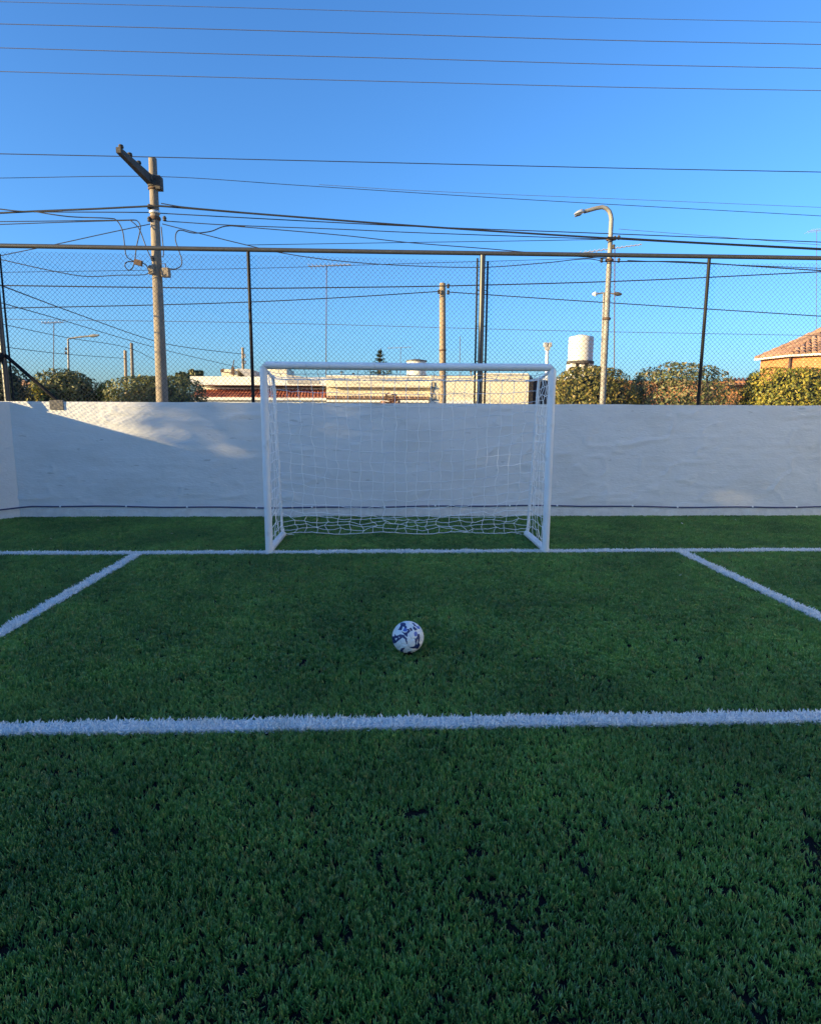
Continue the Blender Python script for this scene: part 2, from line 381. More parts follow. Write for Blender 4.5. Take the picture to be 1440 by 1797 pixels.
def scatter_tree(name, coll):
    ng = bpy.data.node_groups.new(name, 'GeometryNodeTree')
    ng.interface.new_socket('Geometry', in_out='INPUT', socket_type='NodeSocketGeometry')
    ng.interface.new_socket('Geometry', in_out='OUTPUT', socket_type='NodeSocketGeometry')
    N, L = ng.nodes, ng.links
    gi, go = N.new('NodeGroupInput'), N.new('NodeGroupOutput')
    ci = N.new('GeometryNodeCollectionInfo'); ci.inputs['Collection'].default_value = coll
    ci.inputs['Separate Children'].default_value = True; ci.inputs['Reset Children'].default_value = True
    ip = N.new('GeometryNodeInstanceOnPoints'); ip.inputs['Pick Instance'].default_value = True
    def attr(n, t):
        a = N.new('GeometryNodeInputNamedAttribute'); a.data_type = t; a.inputs['Name'].default_value = n; return a.outputs['Attribute']
    L.new(gi.outputs[0], ip.inputs['Points']); L.new(ci.outputs[0], ip.inputs['Instance'])
    L.new(attr('idx', 'INT'), ip.inputs['Instance Index'])
    L.new(attr('rot', 'FLOAT_VECTOR'), ip.inputs['Rotation']); L.new(attr('scl', 'FLOAT_VECTOR'), ip.inputs['Scale'])
    L.new(ip.outputs[0], go.inputs[0])
    return ng
def scatter(name, P, scl, tilt, nvar, tree, lean_dir=None):
    n = len(P); me = bpy.data.meshes.new(name); me.vertices.add(n)
    me.vertices.foreach_set('co', P.astype(np.float32).ravel())
    a = me.attributes.new('idx', 'INT', 'POINT'); a.data.foreach_set('value', rng.integers(0, nvar, n).astype(np.int32))
    rot = np.stack([rng.normal(0, tilt, n), rng.normal(0, tilt, n), rng.uniform(0, 6.283, n)], -1)
    if lean_dir is not None: rot[:, :2] += lean_dir
    a = me.attributes.new('rot', 'FLOAT_VECTOR', 'POINT'); a.data.foreach_set('vector', rot.astype(np.float32).ravel())
    a = me.attributes.new('scl', 'FLOAT_VECTOR', 'POINT'); a.data.foreach_set('vector', scl.astype(np.float32).ravel())
    o = bpy.data.objects.new(name, me); COL.objects.link(o)
    md = o.modifiers.new('tufts', 'NODES'); md.node_group = tree
    return o

LINE_W = .095
XL, XR, YF = -2.955, 3.08, -3.865
LINES = [  # name, a, b, label
    ('goal_line', (-8.0, 0.015), (13.5, 0.015), 'white goal line running under both goal posts'),
    ('penalty_area_line', (XL - .04, YF), (XR + .04, YF), None),
    ('penalty_area_line', (XL, -.04), (XL, YF + .05), 'white penalty area side line left of the goal'),
    ('penalty_area_line', (XR, -.04), (XR, YF + .05), 'white penalty area side line right of the goal'),
]
LINES[1] = ('penalty_area_line', (XL - .04, YF), (XR + .04, YF), 'white penalty area front line, wide and nearest the camera')
def line_dist(x, y):
    d = np.full(x.shape, 9.)
    for _, a, b, _l in LINES:
        ax, ay = a; bx, by = b; L2 = (bx - ax) ** 2 + (by - ay) ** 2
        t = np.clip(((x - ax) * (bx - ax) + (y - ay) * (by - ay)) / L2, 0, 1)
        d = np.minimum(d, np.hypot(x - ax - t * (bx - ax), y - ay - t * (by - ay)))
    return d
BALL_R = .1035
BALL = Vector((-.112, -2.905, BALL_R + .006))
def turf_zone(y0, y1, x0, x1, dens):
    n = int((y1 - y0) * (x1 - x0) * dens)
    x = rng.uniform(x0, x1, n); y = rng.uniform(y0, y1, n)
    x += .004 * np.sin(x * 300)
    k = (line_dist(x, y) > LINE_W / 2 + .004) & (np.hypot(x - BALL.x, y - BALL.y) > .040) & (y < WALL_Y - .01)
    # left side wall
    k &= ((x - CORNER.x) * WD.y - (y - CORNER.y) * WD.x < -.02) & (x > BEND.x + .03)
    # worn patches where the rubber shows
    nz = .45 * vnoise(x * 1.4 + 30, y * 1.7 + 30, 3) + .55 * vnoise(x * 7 + 9, y * 9 + 9, 4)
    nz2 = vnoise(x * 14 + 5, y * 14 + 5, 5)
    side = np.clip((np.abs(x + .1) - .35) / 1.2, 0, 1)
    thr = -.03 + .08 * np.clip((-3.2 - y) / .5, 0, 1) + .22 * np.clip((-3.9 - y) / 1.1, 0, 1) * side + .05 * np.clip((-3.6 - y) / .8, 0, 1)
    bare = nz + .45 * (nz2 - .5) - thr
    k &= rng.random(n) < np.clip(.50 + bare / .26, 0.17, 1)
    x, y, nz, bare = x[k], y[k], nz[k], bare[k]
    hs = np.clip(.80 + 1.6 * bare, .5, 1) * rng.uniform(.8, 1.15, len(x)) * (.85 + .35 * vnoise(x * 3, y * 3, 8))
    hs *= np.where(line_dist(x, y) < .10, .85, 1)
    ws = rng.uniform(.85, 1.2, len(x))
    return np.stack([x, y, np.zeros(len(x))], -1), np.stack([ws, ws, hs], -1)
ca = tuft_collection('near_turf', 8, nb=8, h=.028, w=.0031, spread=.0066, lean=.42, m=M['turf_blade'])
cb = tuft_collection('mid_turf_', 8, nb=14, h=.029, w=.0056, spread=.016, lean=.42, m=M['turf_blade'])
tree_a, tree_b = scatter_tree('near_turf_scatter', ca), scatter_tree('far_turf_scatter', cb)
P1, s1 = turf_zone(-6.1, -3.4, -3.2, 3.2, 6800)
o = scatter('turf_grass', P1, s1, .16, 8, tree_a)
tag(o, 'short green artificial turf nearest the camera with bare black patches', 'grass', kind='stuff')
Pb, Sb = [], []
for z in ((-3.4, -1.0, -5.0, 5.0, 2300), (-1.0, WALL_Y, -8, 8, 1900), (-6.1, -3.4, -6, -3.2, 1800), (-6.1, -3.4, 3.2, 6, 1800), (-3.4, -1, -8, -5, 1500), (-3.4, -1, 5, 8, 1500), (-1, WALL_Y, 8, 12, 1000)):
    p, s = turf_zone(*z); Pb.append(p); Sb.append(s)
o = scatter('turf_grass', np.concatenate(Pb), np.concatenate(Sb), .16, 8, tree_b)
tag(o, 'dense green artificial turf around the ball and goal up to the wall', 'grass', kind='stuff')
cw = tuft_collection('white_line', 8, nb=7, h=.038, w=.0072, spread=.010, lean=.75, m=M['white_blade'])
tree_w = scatter_tree('line_scatter', cw)
for nm, a, b, lab in LINES:
    a, b = np.array(a), np.array(b); ln = np.linalg.norm(b - a); t = (b - a) / ln; nrm = np.array([-t[1], t[0]])
    n = int(ln * LINE_W * 6500); u = rng.uniform(0, ln, n); v = rng.uniform(-.5, .5, n) * LINE_W
    v += .008 * (vnoise(u * 9, u * 0 + 3, 21) - .5)
    q = a + u[:, None] * t + v[:, None] * nrm
    k = rng.random(n) < np.clip(.35 + 3.2 * vnoise(u * 11, v * 40 + 7, 13), 0, 1)
    q = q[k]; m_ = len(q); hs = rng.uniform(.75, 1.2, m_) * (.8 + .4 * vnoise(u[k] * 6, v[k] * 10, 14)); ws = rng.uniform(.9, 1.2, m_)
    o = scatter(nm, np.concatenate([q, np.zeros((m_, 1))], 1), np.stack([ws, ws, hs], -1), .2, 8, tree_w)
    tag(o, lab, kind='structure')
    e = MB(); w = LINE_W / 2 - .004; c = [a + nrm * w, a - nrm * w, b - nrm * w, b + nrm * w]
    e.add([(p[0], p[1], .022) for p in c] + [(p[0], p[1], .001) for p in c], [(3, 2, 1, 0)[::-1], (0, 1, 5, 4), (1, 2, 6, 5), (2, 3, 7, 6), (3, 0, 4, 7)])
    e.build('bounce_strip', M['line_base'], o)  # added white strip, reflects light up into the blades to brighten the line

# small litter on the turf
lb = MB(); lb.add([(-.022, 0, 0), (0, -.012, .004), (.026, 0, .008), (0, .012, .004), (0, 0, .010)], [(0, 1, 4), (1, 2, 4), (2, 3, 4), (3, 0, 4)])
M['litter'] = mat('litter', (.55, .50, .38), .8)
leaf0 = None
for (px, py, lab) in ((90, 946, 'pale leaf on the dark turf, leftmost between the wall and the goal line'), (172, 913, 'faint leaf lying near the wall foot at the left'),
        (197, 938, 'pale leaf on the turf above the left penalty corner'), (302, 937, 'bright leaf on the turf midway between left corner and goal post'),
        (1193, 1010, 'pale leaf inside the penalty area beside its right side line'), (1188, 911, 'pale leaf at the wall foot, first of the small cluster right of the goal'),
        (1196, 919, 'larger pale leaf lying just in front of the cluster at the wall foot'), (1311, 938, 'yellowish leaf on the turf behind the goal line, right part'),
        (1165, 911, 'brown leaf at the wall foot left of the small cluster'), (1290, 913, 'pale leaf at the wall foot below the bright sun spot'), (560, 978, 'tiny leaf just in front of the goal line inside the left post')):
    q = atz(px, py, .034)
    if q.y > WALL_Y - .05: q.y = WALL_Y - .12
    if leaf0 is None: leaf0 = o = lb.build('fallen_leaf', M['litter'])
    else: o = leaf0.copy(); COL.objects.link(o)
    tag(o, lab, 'leaf', 'fallen leaves on the turf')
    o.location = (q.x, q.y, .036); o.rotation_euler = (random.uniform(-.3, .3), random.uniform(-.3, .3), random.uniform(0, 6))
    s_ = random.uniform(.6, 1.1); o.scale = (s_, s_, s_)

# ================================================================== GOAL
goal = empty('football_goal', (0, 0, 0), label='white tubular five-a-side goal with a knotted net by the wall', cat='goal')
HW, HH, PR = 1.54, 2.04, .040
for s in (-1, 1):
    mb = MB(); mb.tube([(s * HW, 0, 0), (s * HW, 0, 1.0), (s * HW, 0, HH)], PR, 20, end_planes=(None, (s, 0, 1)))
    mb.build('post', M['white_paint'], goal, 40)
mb = MB(); mb.tube([(-HW, 0, HH), (0, 0, HH - .004), (HW, 0, HH)], PR, 20, end_planes=((-1, 0, 1), (1, 0, 1)))
mb.build('crossbar', M['white_paint'], goal, 40)
def stay_y(z):                                          # depth of the rear stay at a height
    return np.interp(z, [.05, .8, 1.72, 1.90, 1.96], [.90, .76, .64, .60, .52])
for s in (-1, 1):
    x = s * HW
    mb = MB(); mb.tube([(x, .02, .040), (x, .45, .040), (x, .94, .040)], .039, 18)
    gb = mb.build('ground_bar', M['white_paint'], goal, 40)
    mb = MB(); mb.box(x - .012, .20, .0, x + .012, .23, .03); mb.build('anchor_foot', M['white_paint'], gb)
    pts = [(x, float(stay_y(z)), z) for z in (.06, .4, .8, 1.2, 1.6, 1.78, 1.86)]
    pts += [(x, .575, 1.918), (x, .52, 1.945), (x, .40, 1.965), (x, .04, 2.015)]
    mb = MB(); mb.tube(pts, .0165, 10); mb.build('rear_stay', M['white_paint'], goal, 40)
# net
nb = MB()
def cord(p, q, rad=.0036, sag=.0):
    p, q = Vector(p), Vector(q); m_ = (p + q) / 2 + Vector((random.gauss(0, .006), random.gauss(0, .006), random.gauss(0, .005) - sag))
    a = p.lerp(m_, .5) + Vector((random.gauss(0, .002), 0, random.gauss(0, .002) - sag * .3)); b = m_.lerp(q, .5)
    nb.tube([p, a, m_, b, q], rad, 3, cap=False)
NX, NR = 22, 18
def netpt(i, j):
    u = i / NX * 2 - 1; t = j / NR
    x = u * (HW - .005)
    edge = 1 - abs(u) ** 2.5
    z = float(np.interp(j, [0, 13, 15, 18], [1.93, .37, .23, .05]))
    sag = (.10 * edge + .04 * (1 - (u + .2) ** 2) * edge) * math.sin(math.pi * min(1, t * 1.05)) ** .7
    if t > .72: sag *= max(0, (1 - t) / .28)
    z -= sag
    y = float(stay_y(min(max(z + sag, .05), 1.9))) + .01 + edge * (.05 * math.sin(math.pi * t) + .17 * max(0, t - .62) * (1 - t) * 6)
    w = 1.0 if 0 < t < 1 else .2
    lo = max(0, (t - .55)) / .45
    jit = (.011 + .012 * lo) * w
    if t > .70 and t < 1:
        x += .035 * lo * math.sin(i * .7 + j * 1.3) * edge; z += .012 * math.sin(i * 1.1 + j * 2.1) * lo * edge
    x += random.gauss(0, jit) * (1 if abs(u) < .99 else 0); z += random.gauss(0, jit * .7); y += random.gauss(0, jit * .8)
    return Vector((x, y, max(z, .018)))
G = [[netpt(i, j) for j in range(NR + 1)] for i in range(NX + 1)]
for i in range(NX + 1):
    G[i][NR] = Vector((G[i][NR].x, .92 + random.gauss(0, .01), .055 + .012 * math.sin(i * .9)))
for i in range(NX + 1):
    for j in range(NR + 1):
        if j < NR and 0 < i < NX: cord(G[i][j], G[i][j + 1])
        if i < NX: cord(G[i][j], G[i + 1][j], .0042 if j == NR else .0036, .004)
        if 0 < i < NX and j > 0: nb.lathe(G[i][j] - Vector((0, 0, .005)), [(.001, 0), (.0052, .003), (.0052, .007), (.001, .010)], 5)
for i in range(1, NX):                                  # roof of the net, from the crossbar back to the bend
    prev = Vector((G[i][0].x, .035, 2.005))
    for k in range(1, 6):
        q = prev.lerp(G[i][0], 1) if k == 5 else Vector((G[i][0].x, .035 + (G[i][0].y - .035) * k / 5, 2.005 + (G[i][0].z - 2.005) * k / 5 - .05 * math.sin(math.pi * k / 5)))
        cord(prev, q); prev = q
for k in range(1, 5):
    for i in range(NX):
        f = lambda i: Vector((G[i][0].x, .035 + (G[i][0].y - .035) * k / 5, 2.005 + (G[i][0].z - 2.005) * k / 5 - .05 * math.sin(math.pi * k / 5) * (0 if i in (0, NX) else 1)))
        cord(f(i), f(i + 1))
for s in (-1, 1):                                       # side nets
    NC = 6
    def sp(c, j):
        t = j / NR; z = 1.95 * (1 - t) + .06 * t; y1 = float(stay_y(min(z, 1.9))); lo = max(0, t - .75) * 4
        x = s * (HW - .008 - .028 * math.sin(math.pi * c / NC) * math.sin(math.pi * t)) + random.gauss(0, .006)
        return Vector((x, .035 + (y1 - .035) * c / NC + random.gauss(0, .008 + .02 * lo), z + random.gauss(0, .01 + .02 * lo)))
    Q = [[sp(c, j) for j in range(NR + 1)] for c in range(NC + 1)]
    for c in range(NC + 1):
        for j in range(NR + 1):
            if j < NR and 0 < c: cord(Q[c][j], Q[c][j + 1])
            if c < NC: cord(Q[c][j], Q[c + 1][j])
    for j in range(0, NR + 1, 3):                       # lashings round the stay
        z = 1.85 * (1 - j / NR) + .1
        y = float(stay_y(z)); nb.tube([(s * HW + .021 * math.cos(a), y + .021 * math.sin(a), z + .01 * a / 6) for a in np.linspace(0, 9, 14)], .0028, 4)
    nb.tube([(s * HW, .94, .03), (s * HW - s * .03, .97, .015), (s * HW - s * .10, .99, .03), (s * HW - s * .13, .99, .02)], .004, 5)
nb.build('net', M['cord'], goal)

# ================================================================== BALL
def make_ball():
    root = empty('football', BALL, label='white football with navy and blue graphics resting on the turf', cat='ball')
    phi = (1 + 5 ** .5) / 2
    ico = [Vector(p).normalized() for p in [(0, a, b * phi) for a in (-1, 1) for b in (-1, 1)] + [(a, b * phi, 0) for a in (-1, 1) for b in (-1, 1)] + [(b * phi, 0, a) for a in (-1, 1) for b in (-1, 1)]]
    rot = Matrix.Rotation(.55, 3, 'X') @ Matrix.Rotation(.32, 3, 'Z') @ Matrix.Rotation(.2, 3, 'Y')
    ico = [rot @ p for p in ico]
    e = min((ico[0] - p).length for p in ico[1:])
    tri = [(a, b, c) for a in range(12) for b in range(a + 1, 12) for c in range(b + 1, 12) if all(abs((ico[i] - ico[j]).length - e) < .01 for i, j in ((a, b), (b, c), (a, c)))]
    cells = []
    for a in range(12):
        nb_ = [b for b in range(12) if b != a and abs((ico[a] - ico[b]).length - e) < .01]
        ref = (ico[nb_[0]] - ico[a]); ref = (ref - ico[a] * ref.dot(ico[a])).normalized(); bi = ico[a].cross(ref)
        nb_.sort(key=lambda b: math.atan2((ico[b] - ico[a]).dot(bi), (ico[b] - ico[a]).dot(ref)))
        cells.append([(ico[a] * 2 + ico[b]).normalized() for b in nb_])
    for a, b, c in tri:
        cells.append([(ico[i] * 2 + ico[j]).normalized() for i, j in ((a, b), (b, a), (b, c), (c, b), (c, a), (a, c))])
    n = (CAM - BALL).normalized(); rx = Vector((0, 0, 1)).cross(n).normalized(); uy = n.cross(rx)
    Z = lambda L: [((x - 670) / 325, (607 - y) / 325) for x, y in L]
    navy = [Z(l) for l in (
        [(475, 460), (530, 380), (515, 340), (570, 318), (625, 345), (610, 400), (560, 395), (545, 465)],
        [(600, 400), (635, 390), (645, 425), (605, 425)],
        [(660, 455), (690, 450), (715, 495), (688, 502)], [(705, 435), (735, 428), (762, 470), (735, 488)], [(652, 495), (682, 488), (688, 525), (662, 530)], [(780, 395), (855, 455), (820, 468), (782, 440)],
        [(750, 315), (790, 335), (840, 395), (800, 385)],
        [(540, 490), (600, 530), (655, 515), (658, 605), (605, 565)],
        [(345, 600), (395, 600), (398, 550), (440, 592), (520, 560), (590, 575), (645, 635), (655, 760), (632, 690), (620, 650), (560, 612), (520, 645), (470, 680), (430, 718), (380, 735), (345, 690)],
        [(880, 545), (902, 560), (908, 620), (892, 720), (914, 770), (870, 845), (800, 835), (715, 810), (800, 795), (830, 740), (815, 650), (845, 640), (860, 600)],
        [(530, 840), (605, 822), (565, 880), (590, 935), (540, 935), (520, 890)], [(670, 900), (730, 895), (735, 925), (675, 925)])]
    blue = [Z(l) for l in ([(565, 485), (600, 420), (645, 430), (658, 480), (612, 502)], [(540, 335), (580, 325), (600, 355), (560, 375)], [(815, 385), (900, 392), (915, 445), (870, 445)],
        [(360, 640), (400, 650), (392, 705), (360, 690)], [(795, 515), (830, 488), (868, 530), (852, 580), (815, 605), (792, 560)])]
    white = [Z(l) for l in ([(410, 640), (450, 628), (440, 675), (420, 672)], [(475, 610), (500, 600), (500, 630)], [(838, 740), (872, 640), (875, 680), (850, 770)])]
    def inside(p, poly):
        c = False; x, y = p
        for i in range(len(poly)):
            (x1, y1), (x2, y2) = poly[i], poly[i - 1]
            if (y1 > y) != (y2 > y) and x < (x2 - x1) * (y - y1) / (y2 - y1) + x1: c = not c
        return c
    def paint(d):
        k = d.dot(n); u, v = d.dot(rx), d.dot(uy)
        if k < 0: u, v = -v * .9 + .1, u
        if any(inside((u, v), q) for q in white): return 0
        if any(inside((u + du, v + dv), q) for q in navy for du, dv in ((0, 0), (.02, 0), (-.02, 0), (0, .02), (0, -.02))): return 1
        if any(inside((u, v), q) for q in blue): return 2
        return 0
    mats = [mat('ball_white', (.80, .81, .80), .35, var=.05, vscale=20), mat('ball_navy', (.020, .035, .13), .4), mat('ball_blue', (.09, .15, .46), .4)]
    SUB = 11
    for cell in cells:
        c = sum(cell, Vector()).normalized(); mb = MB(); m_ = len(cell); grid = {}
        for k in range(m_):
            a, b = cell[k], cell[(k + 1) % m_]
            def P(i, j):
                w0 = 1 - (i + j) / SUB; q = (c * w0 + a * (i / SUB) + b * (j / SUB)).normalized()
                t = (i + j) / SUB                               # 1 at the seam
                rad = BALL_R * (1 - (.040 if t > .999 else .014 if t > .9 else 0))
                key = tuple(round(x * 1e4) for x in q)
                if key not in grid: grid[key] = len(mb.v); mb.v.append(tuple(q * rad))
                return grid[key]
            for i in range(SUB):
                for j in range(SUB - i):
                    for tri_ in ([(i, j), (i + 1, j), (i, j + 1)],) + (([(i + 1, j), (i + 1, j + 1), (i, j + 1)],) if i + j < SUB - 1 else ()):
                        ids = [P(*t) for t in tri_]; mid = sum((Vector(mb.v[x]) for x in ids), Vector()).normalized()
                        mb.f.append(tuple(ids)); mb.mi.append(paint(mid))
        o = mb.build('panel', mats, None, 60); o.parent = root
    mb = MB(); mb.lathe((0, 0, 0), [(BALL_R * .955 * math.cos(a), BALL_R * .955 * math.sin(a)) for a in np.linspace(-1.55, 1.55, 14)], 20)
    o = mb.build('bladder', mat('ball_seam', (.10, .10, .12), .8), None, 60); o.parent = root
make_ball()

# ================================================================== FENCE
FY = WALL_Y + .075
def chain_mesh(a, b, z0, z1, top_wave=0.012, h=.0335, rad=.0021):
    a, b = np.array(a), np.array(b); ln = np.linalg.norm(b - a); t = (b - a) / ln; nrm = np.array([t[1], -t[0]])
    nw = int(ln / h); nk = int((z1 - z0) / h)
    i = np.arange(nw)[:, None]; k = np.arange(nk + 1)[None, :]
    odd = (k + i) % 2
    u = (i + odd) * h + .003 * np.sin(k * .7 + i * 1.3); z = z1 - k * h + top_wave * np.sin(i * .021) + .02 * (vnoise(i * .02 + 3, i * 0 + 2., 5) - .5) + 0 * u
    off = (odd * 2 - 1) * .0016 + .012 * np.sin(u * 1.7)
    P = np.stack([a[0] + t[0] * u + nrm[0] * off, a[1] + t[1] * u + nrm[1] * off, z + 0 * u], -1)          # nw, nk+1, 3
    rings = []
    for q in range(4):
        an = 2 * math.pi * q / 4
        o = np.array([t[0] * math.cos(an) + nrm[0] * math.sin(an), t[1] * math.cos(an) + nrm[1] * math.sin(an), 0]) * rad * 1.25
        rings.append(P + o)
    V = np.stack(rings, 2).reshape(-1, 3)
    idx = np.arange(nw * (nk + 1) * 4).reshape(nw, nk + 1, 4)
    F = np.concatenate([np.stack([idx[:, :-1, q], idx[:, :-1, (q + 1) % 4], idx[:, 1:, (q + 1) % 4], idx[:, 1:, q]], -1).reshape(-1, 4) for q in range(4)])
    return V, F
fence = empty('chain_link_fence', (0, FY, WALL_H), label='tall chain link fence with a grey top rail along the back wall', cat='fence')
mb = MB(); mb.tube([(-9.5, FY, 3.800), (-5, FY, 3.803), (0, FY, 3.800), (5, FY, 3.806), (13.5, FY, 3.805)], .031, 12); mb.build('top_rail', M['galv'], fence, 40)
V, F = chain_mesh((-5.62, FY + .02), (13.4, FY + .02), WALL_H - .02, 3.722); fast_mesh('wire_mesh', V, F, M['mesh_wire'], fence, True)
def fpost(x, rad, zt, m, y=FY, name='fence_post'):
    mb = MB(); mb.tube([(x, y, WALL_H - .01), (x, y, 2.7), (x, y, zt)], rad, 10); o = mb.build(name, m, fence, 40)
    return o
for x in (-2.175, 4.43, 7.75, 11.05): fpost(x, .024 if x < 5 else .024, 3.772, M['dark_post'])
fpost(1.135, .040, 3.772, M['steel_post'])
fpost(1.065, .014, 3.74, M['dark_post'], FY + .03, 'tension_bar'); fpost(1.215, .014, 3.70, M['dark_post'], FY + .03, 'tension_bar')
pt = fpost(-5.665, .040, 3.772, M['steel_post'])
fpost(-5.60, .013, 3.70, M['dark_post'], FY + .03, 'tension_bar')
mb = MB(); mb.tube([(-5.65, FY, 2.34), (-4.97, FY, 1.70)], .026, 8); mb.build('brace', M['dark_post'], fence, 40)
for z in (1.85, 2.3, 2.8, 3.3):
    mb = MB(); mb.tube([(1.065, FY + .02, z), (1.135, FY + .045, z), (1.215, FY + .02, z)], .006, 6); mb.build('clamp', M['galv'], fence)
sf = empty('chain_link_fence', (CORNER.x, CORNER.y, WALL_H), label='chain link fence on top of the left side wall', cat='fence')
fo = Vector((WD.y, -WD.x, 0)) * .075                     # towards the outside of the pitch
A0, A1 = CORNER + fo, BEND + fo
V, F = chain_mesh((A1.x, A1.y), (A0.x, A0.y), WALL_H - .02, 3.70); fast_mesh('wire_mesh', V, F, M['mesh_wire'], sf, True)
V, F = chain_mesh((BEND.x - .075, -4.0), (BEND.x - .075, BEND.y), WALL_H - .02, 3.70); fast_mesh('wire_mesh', V, F, M['mesh_wire'], sf, True)
mb = MB(); mb.tube([(BEND.x - .075, -16, 3.79), (A1.x, A1.y, 3.79), (A0.x - .05, A0.y, 3.76)], .031, 10); mb.build('top_rail', M['galv'], sf, 40)
for p in (A1, Vector((BEND.x - .075, -3.3, 0)), Vector((BEND.x - .075, -6.6, 0)), Vector((BEND.x - .075, -9.9, 0))):
    mb = MB(); mb.tube([(p.x, p.y, WALL_H - .02), (p.x, p.y, 3.76)], .03, 8); mb.build('fence_post', M['dark_post'], sf, 40)
q = CORNER + fo + WD * .52
mb = MB(); mb.tube([(A0.x, A0.y, 2.34), (q.x, q.y, WALL_H + .02)], .045, 8); mb.build('brace', M['dark_post'], sf, 40)
p0, p1 = at(88, 705, WALL_Y), at(112.5, 719, WALL_Y)
mb = MB(); mb.box(p0.x, WALL_Y - .016, p1.z, p1.x, WALL_Y + .03, WALL_H + .02)
tag(mb.build('mounting_plate', M['plate']), 'square grey plate on the wall top under the fence brace', 'plate')

# pipe along the foot of the wall
pr = empty('irrigation_pipe', (0, WALL_Y, .15), label='thin navy blue pipe clipped along the foot of the wall', cat='pipe')
pts = [CORNER + WD * 2.6 + Vector((.04, -.03, .16)), CORNER + WD * .9 + Vector((.04, -.03, .14)), CORNER + WD * .25 + Vector((.03, -.03, .155)), Vector((-5.55, WALL_Y - .035, .16))]
for k in range(60):
    x = -5.4 + k * .3; pts.append(Vector((x, WALL_Y - .026, .163 + .012 * math.sin(x * .9) + .006 * math.sin(x * 4) - .004 * (x > 3))))
mb = MB(); mb.tube(pts, .0105, 8); mb.build('pipe', M['pipe_navy'], pr, 50)
for k in range(16):
    x = -5.0 + k * .93 + .12 * math.sin(k * 3); z = .163 + .012 * math.sin(x * .9) + .006 * math.sin(x * 4)
    mb = MB(); mb.tube([(x - .012, WALL_Y - .024, z), (x + .012, WALL_Y - .024, z)], .0155, 8); mb.build('pipe_clip', M['white_paint'], pr)

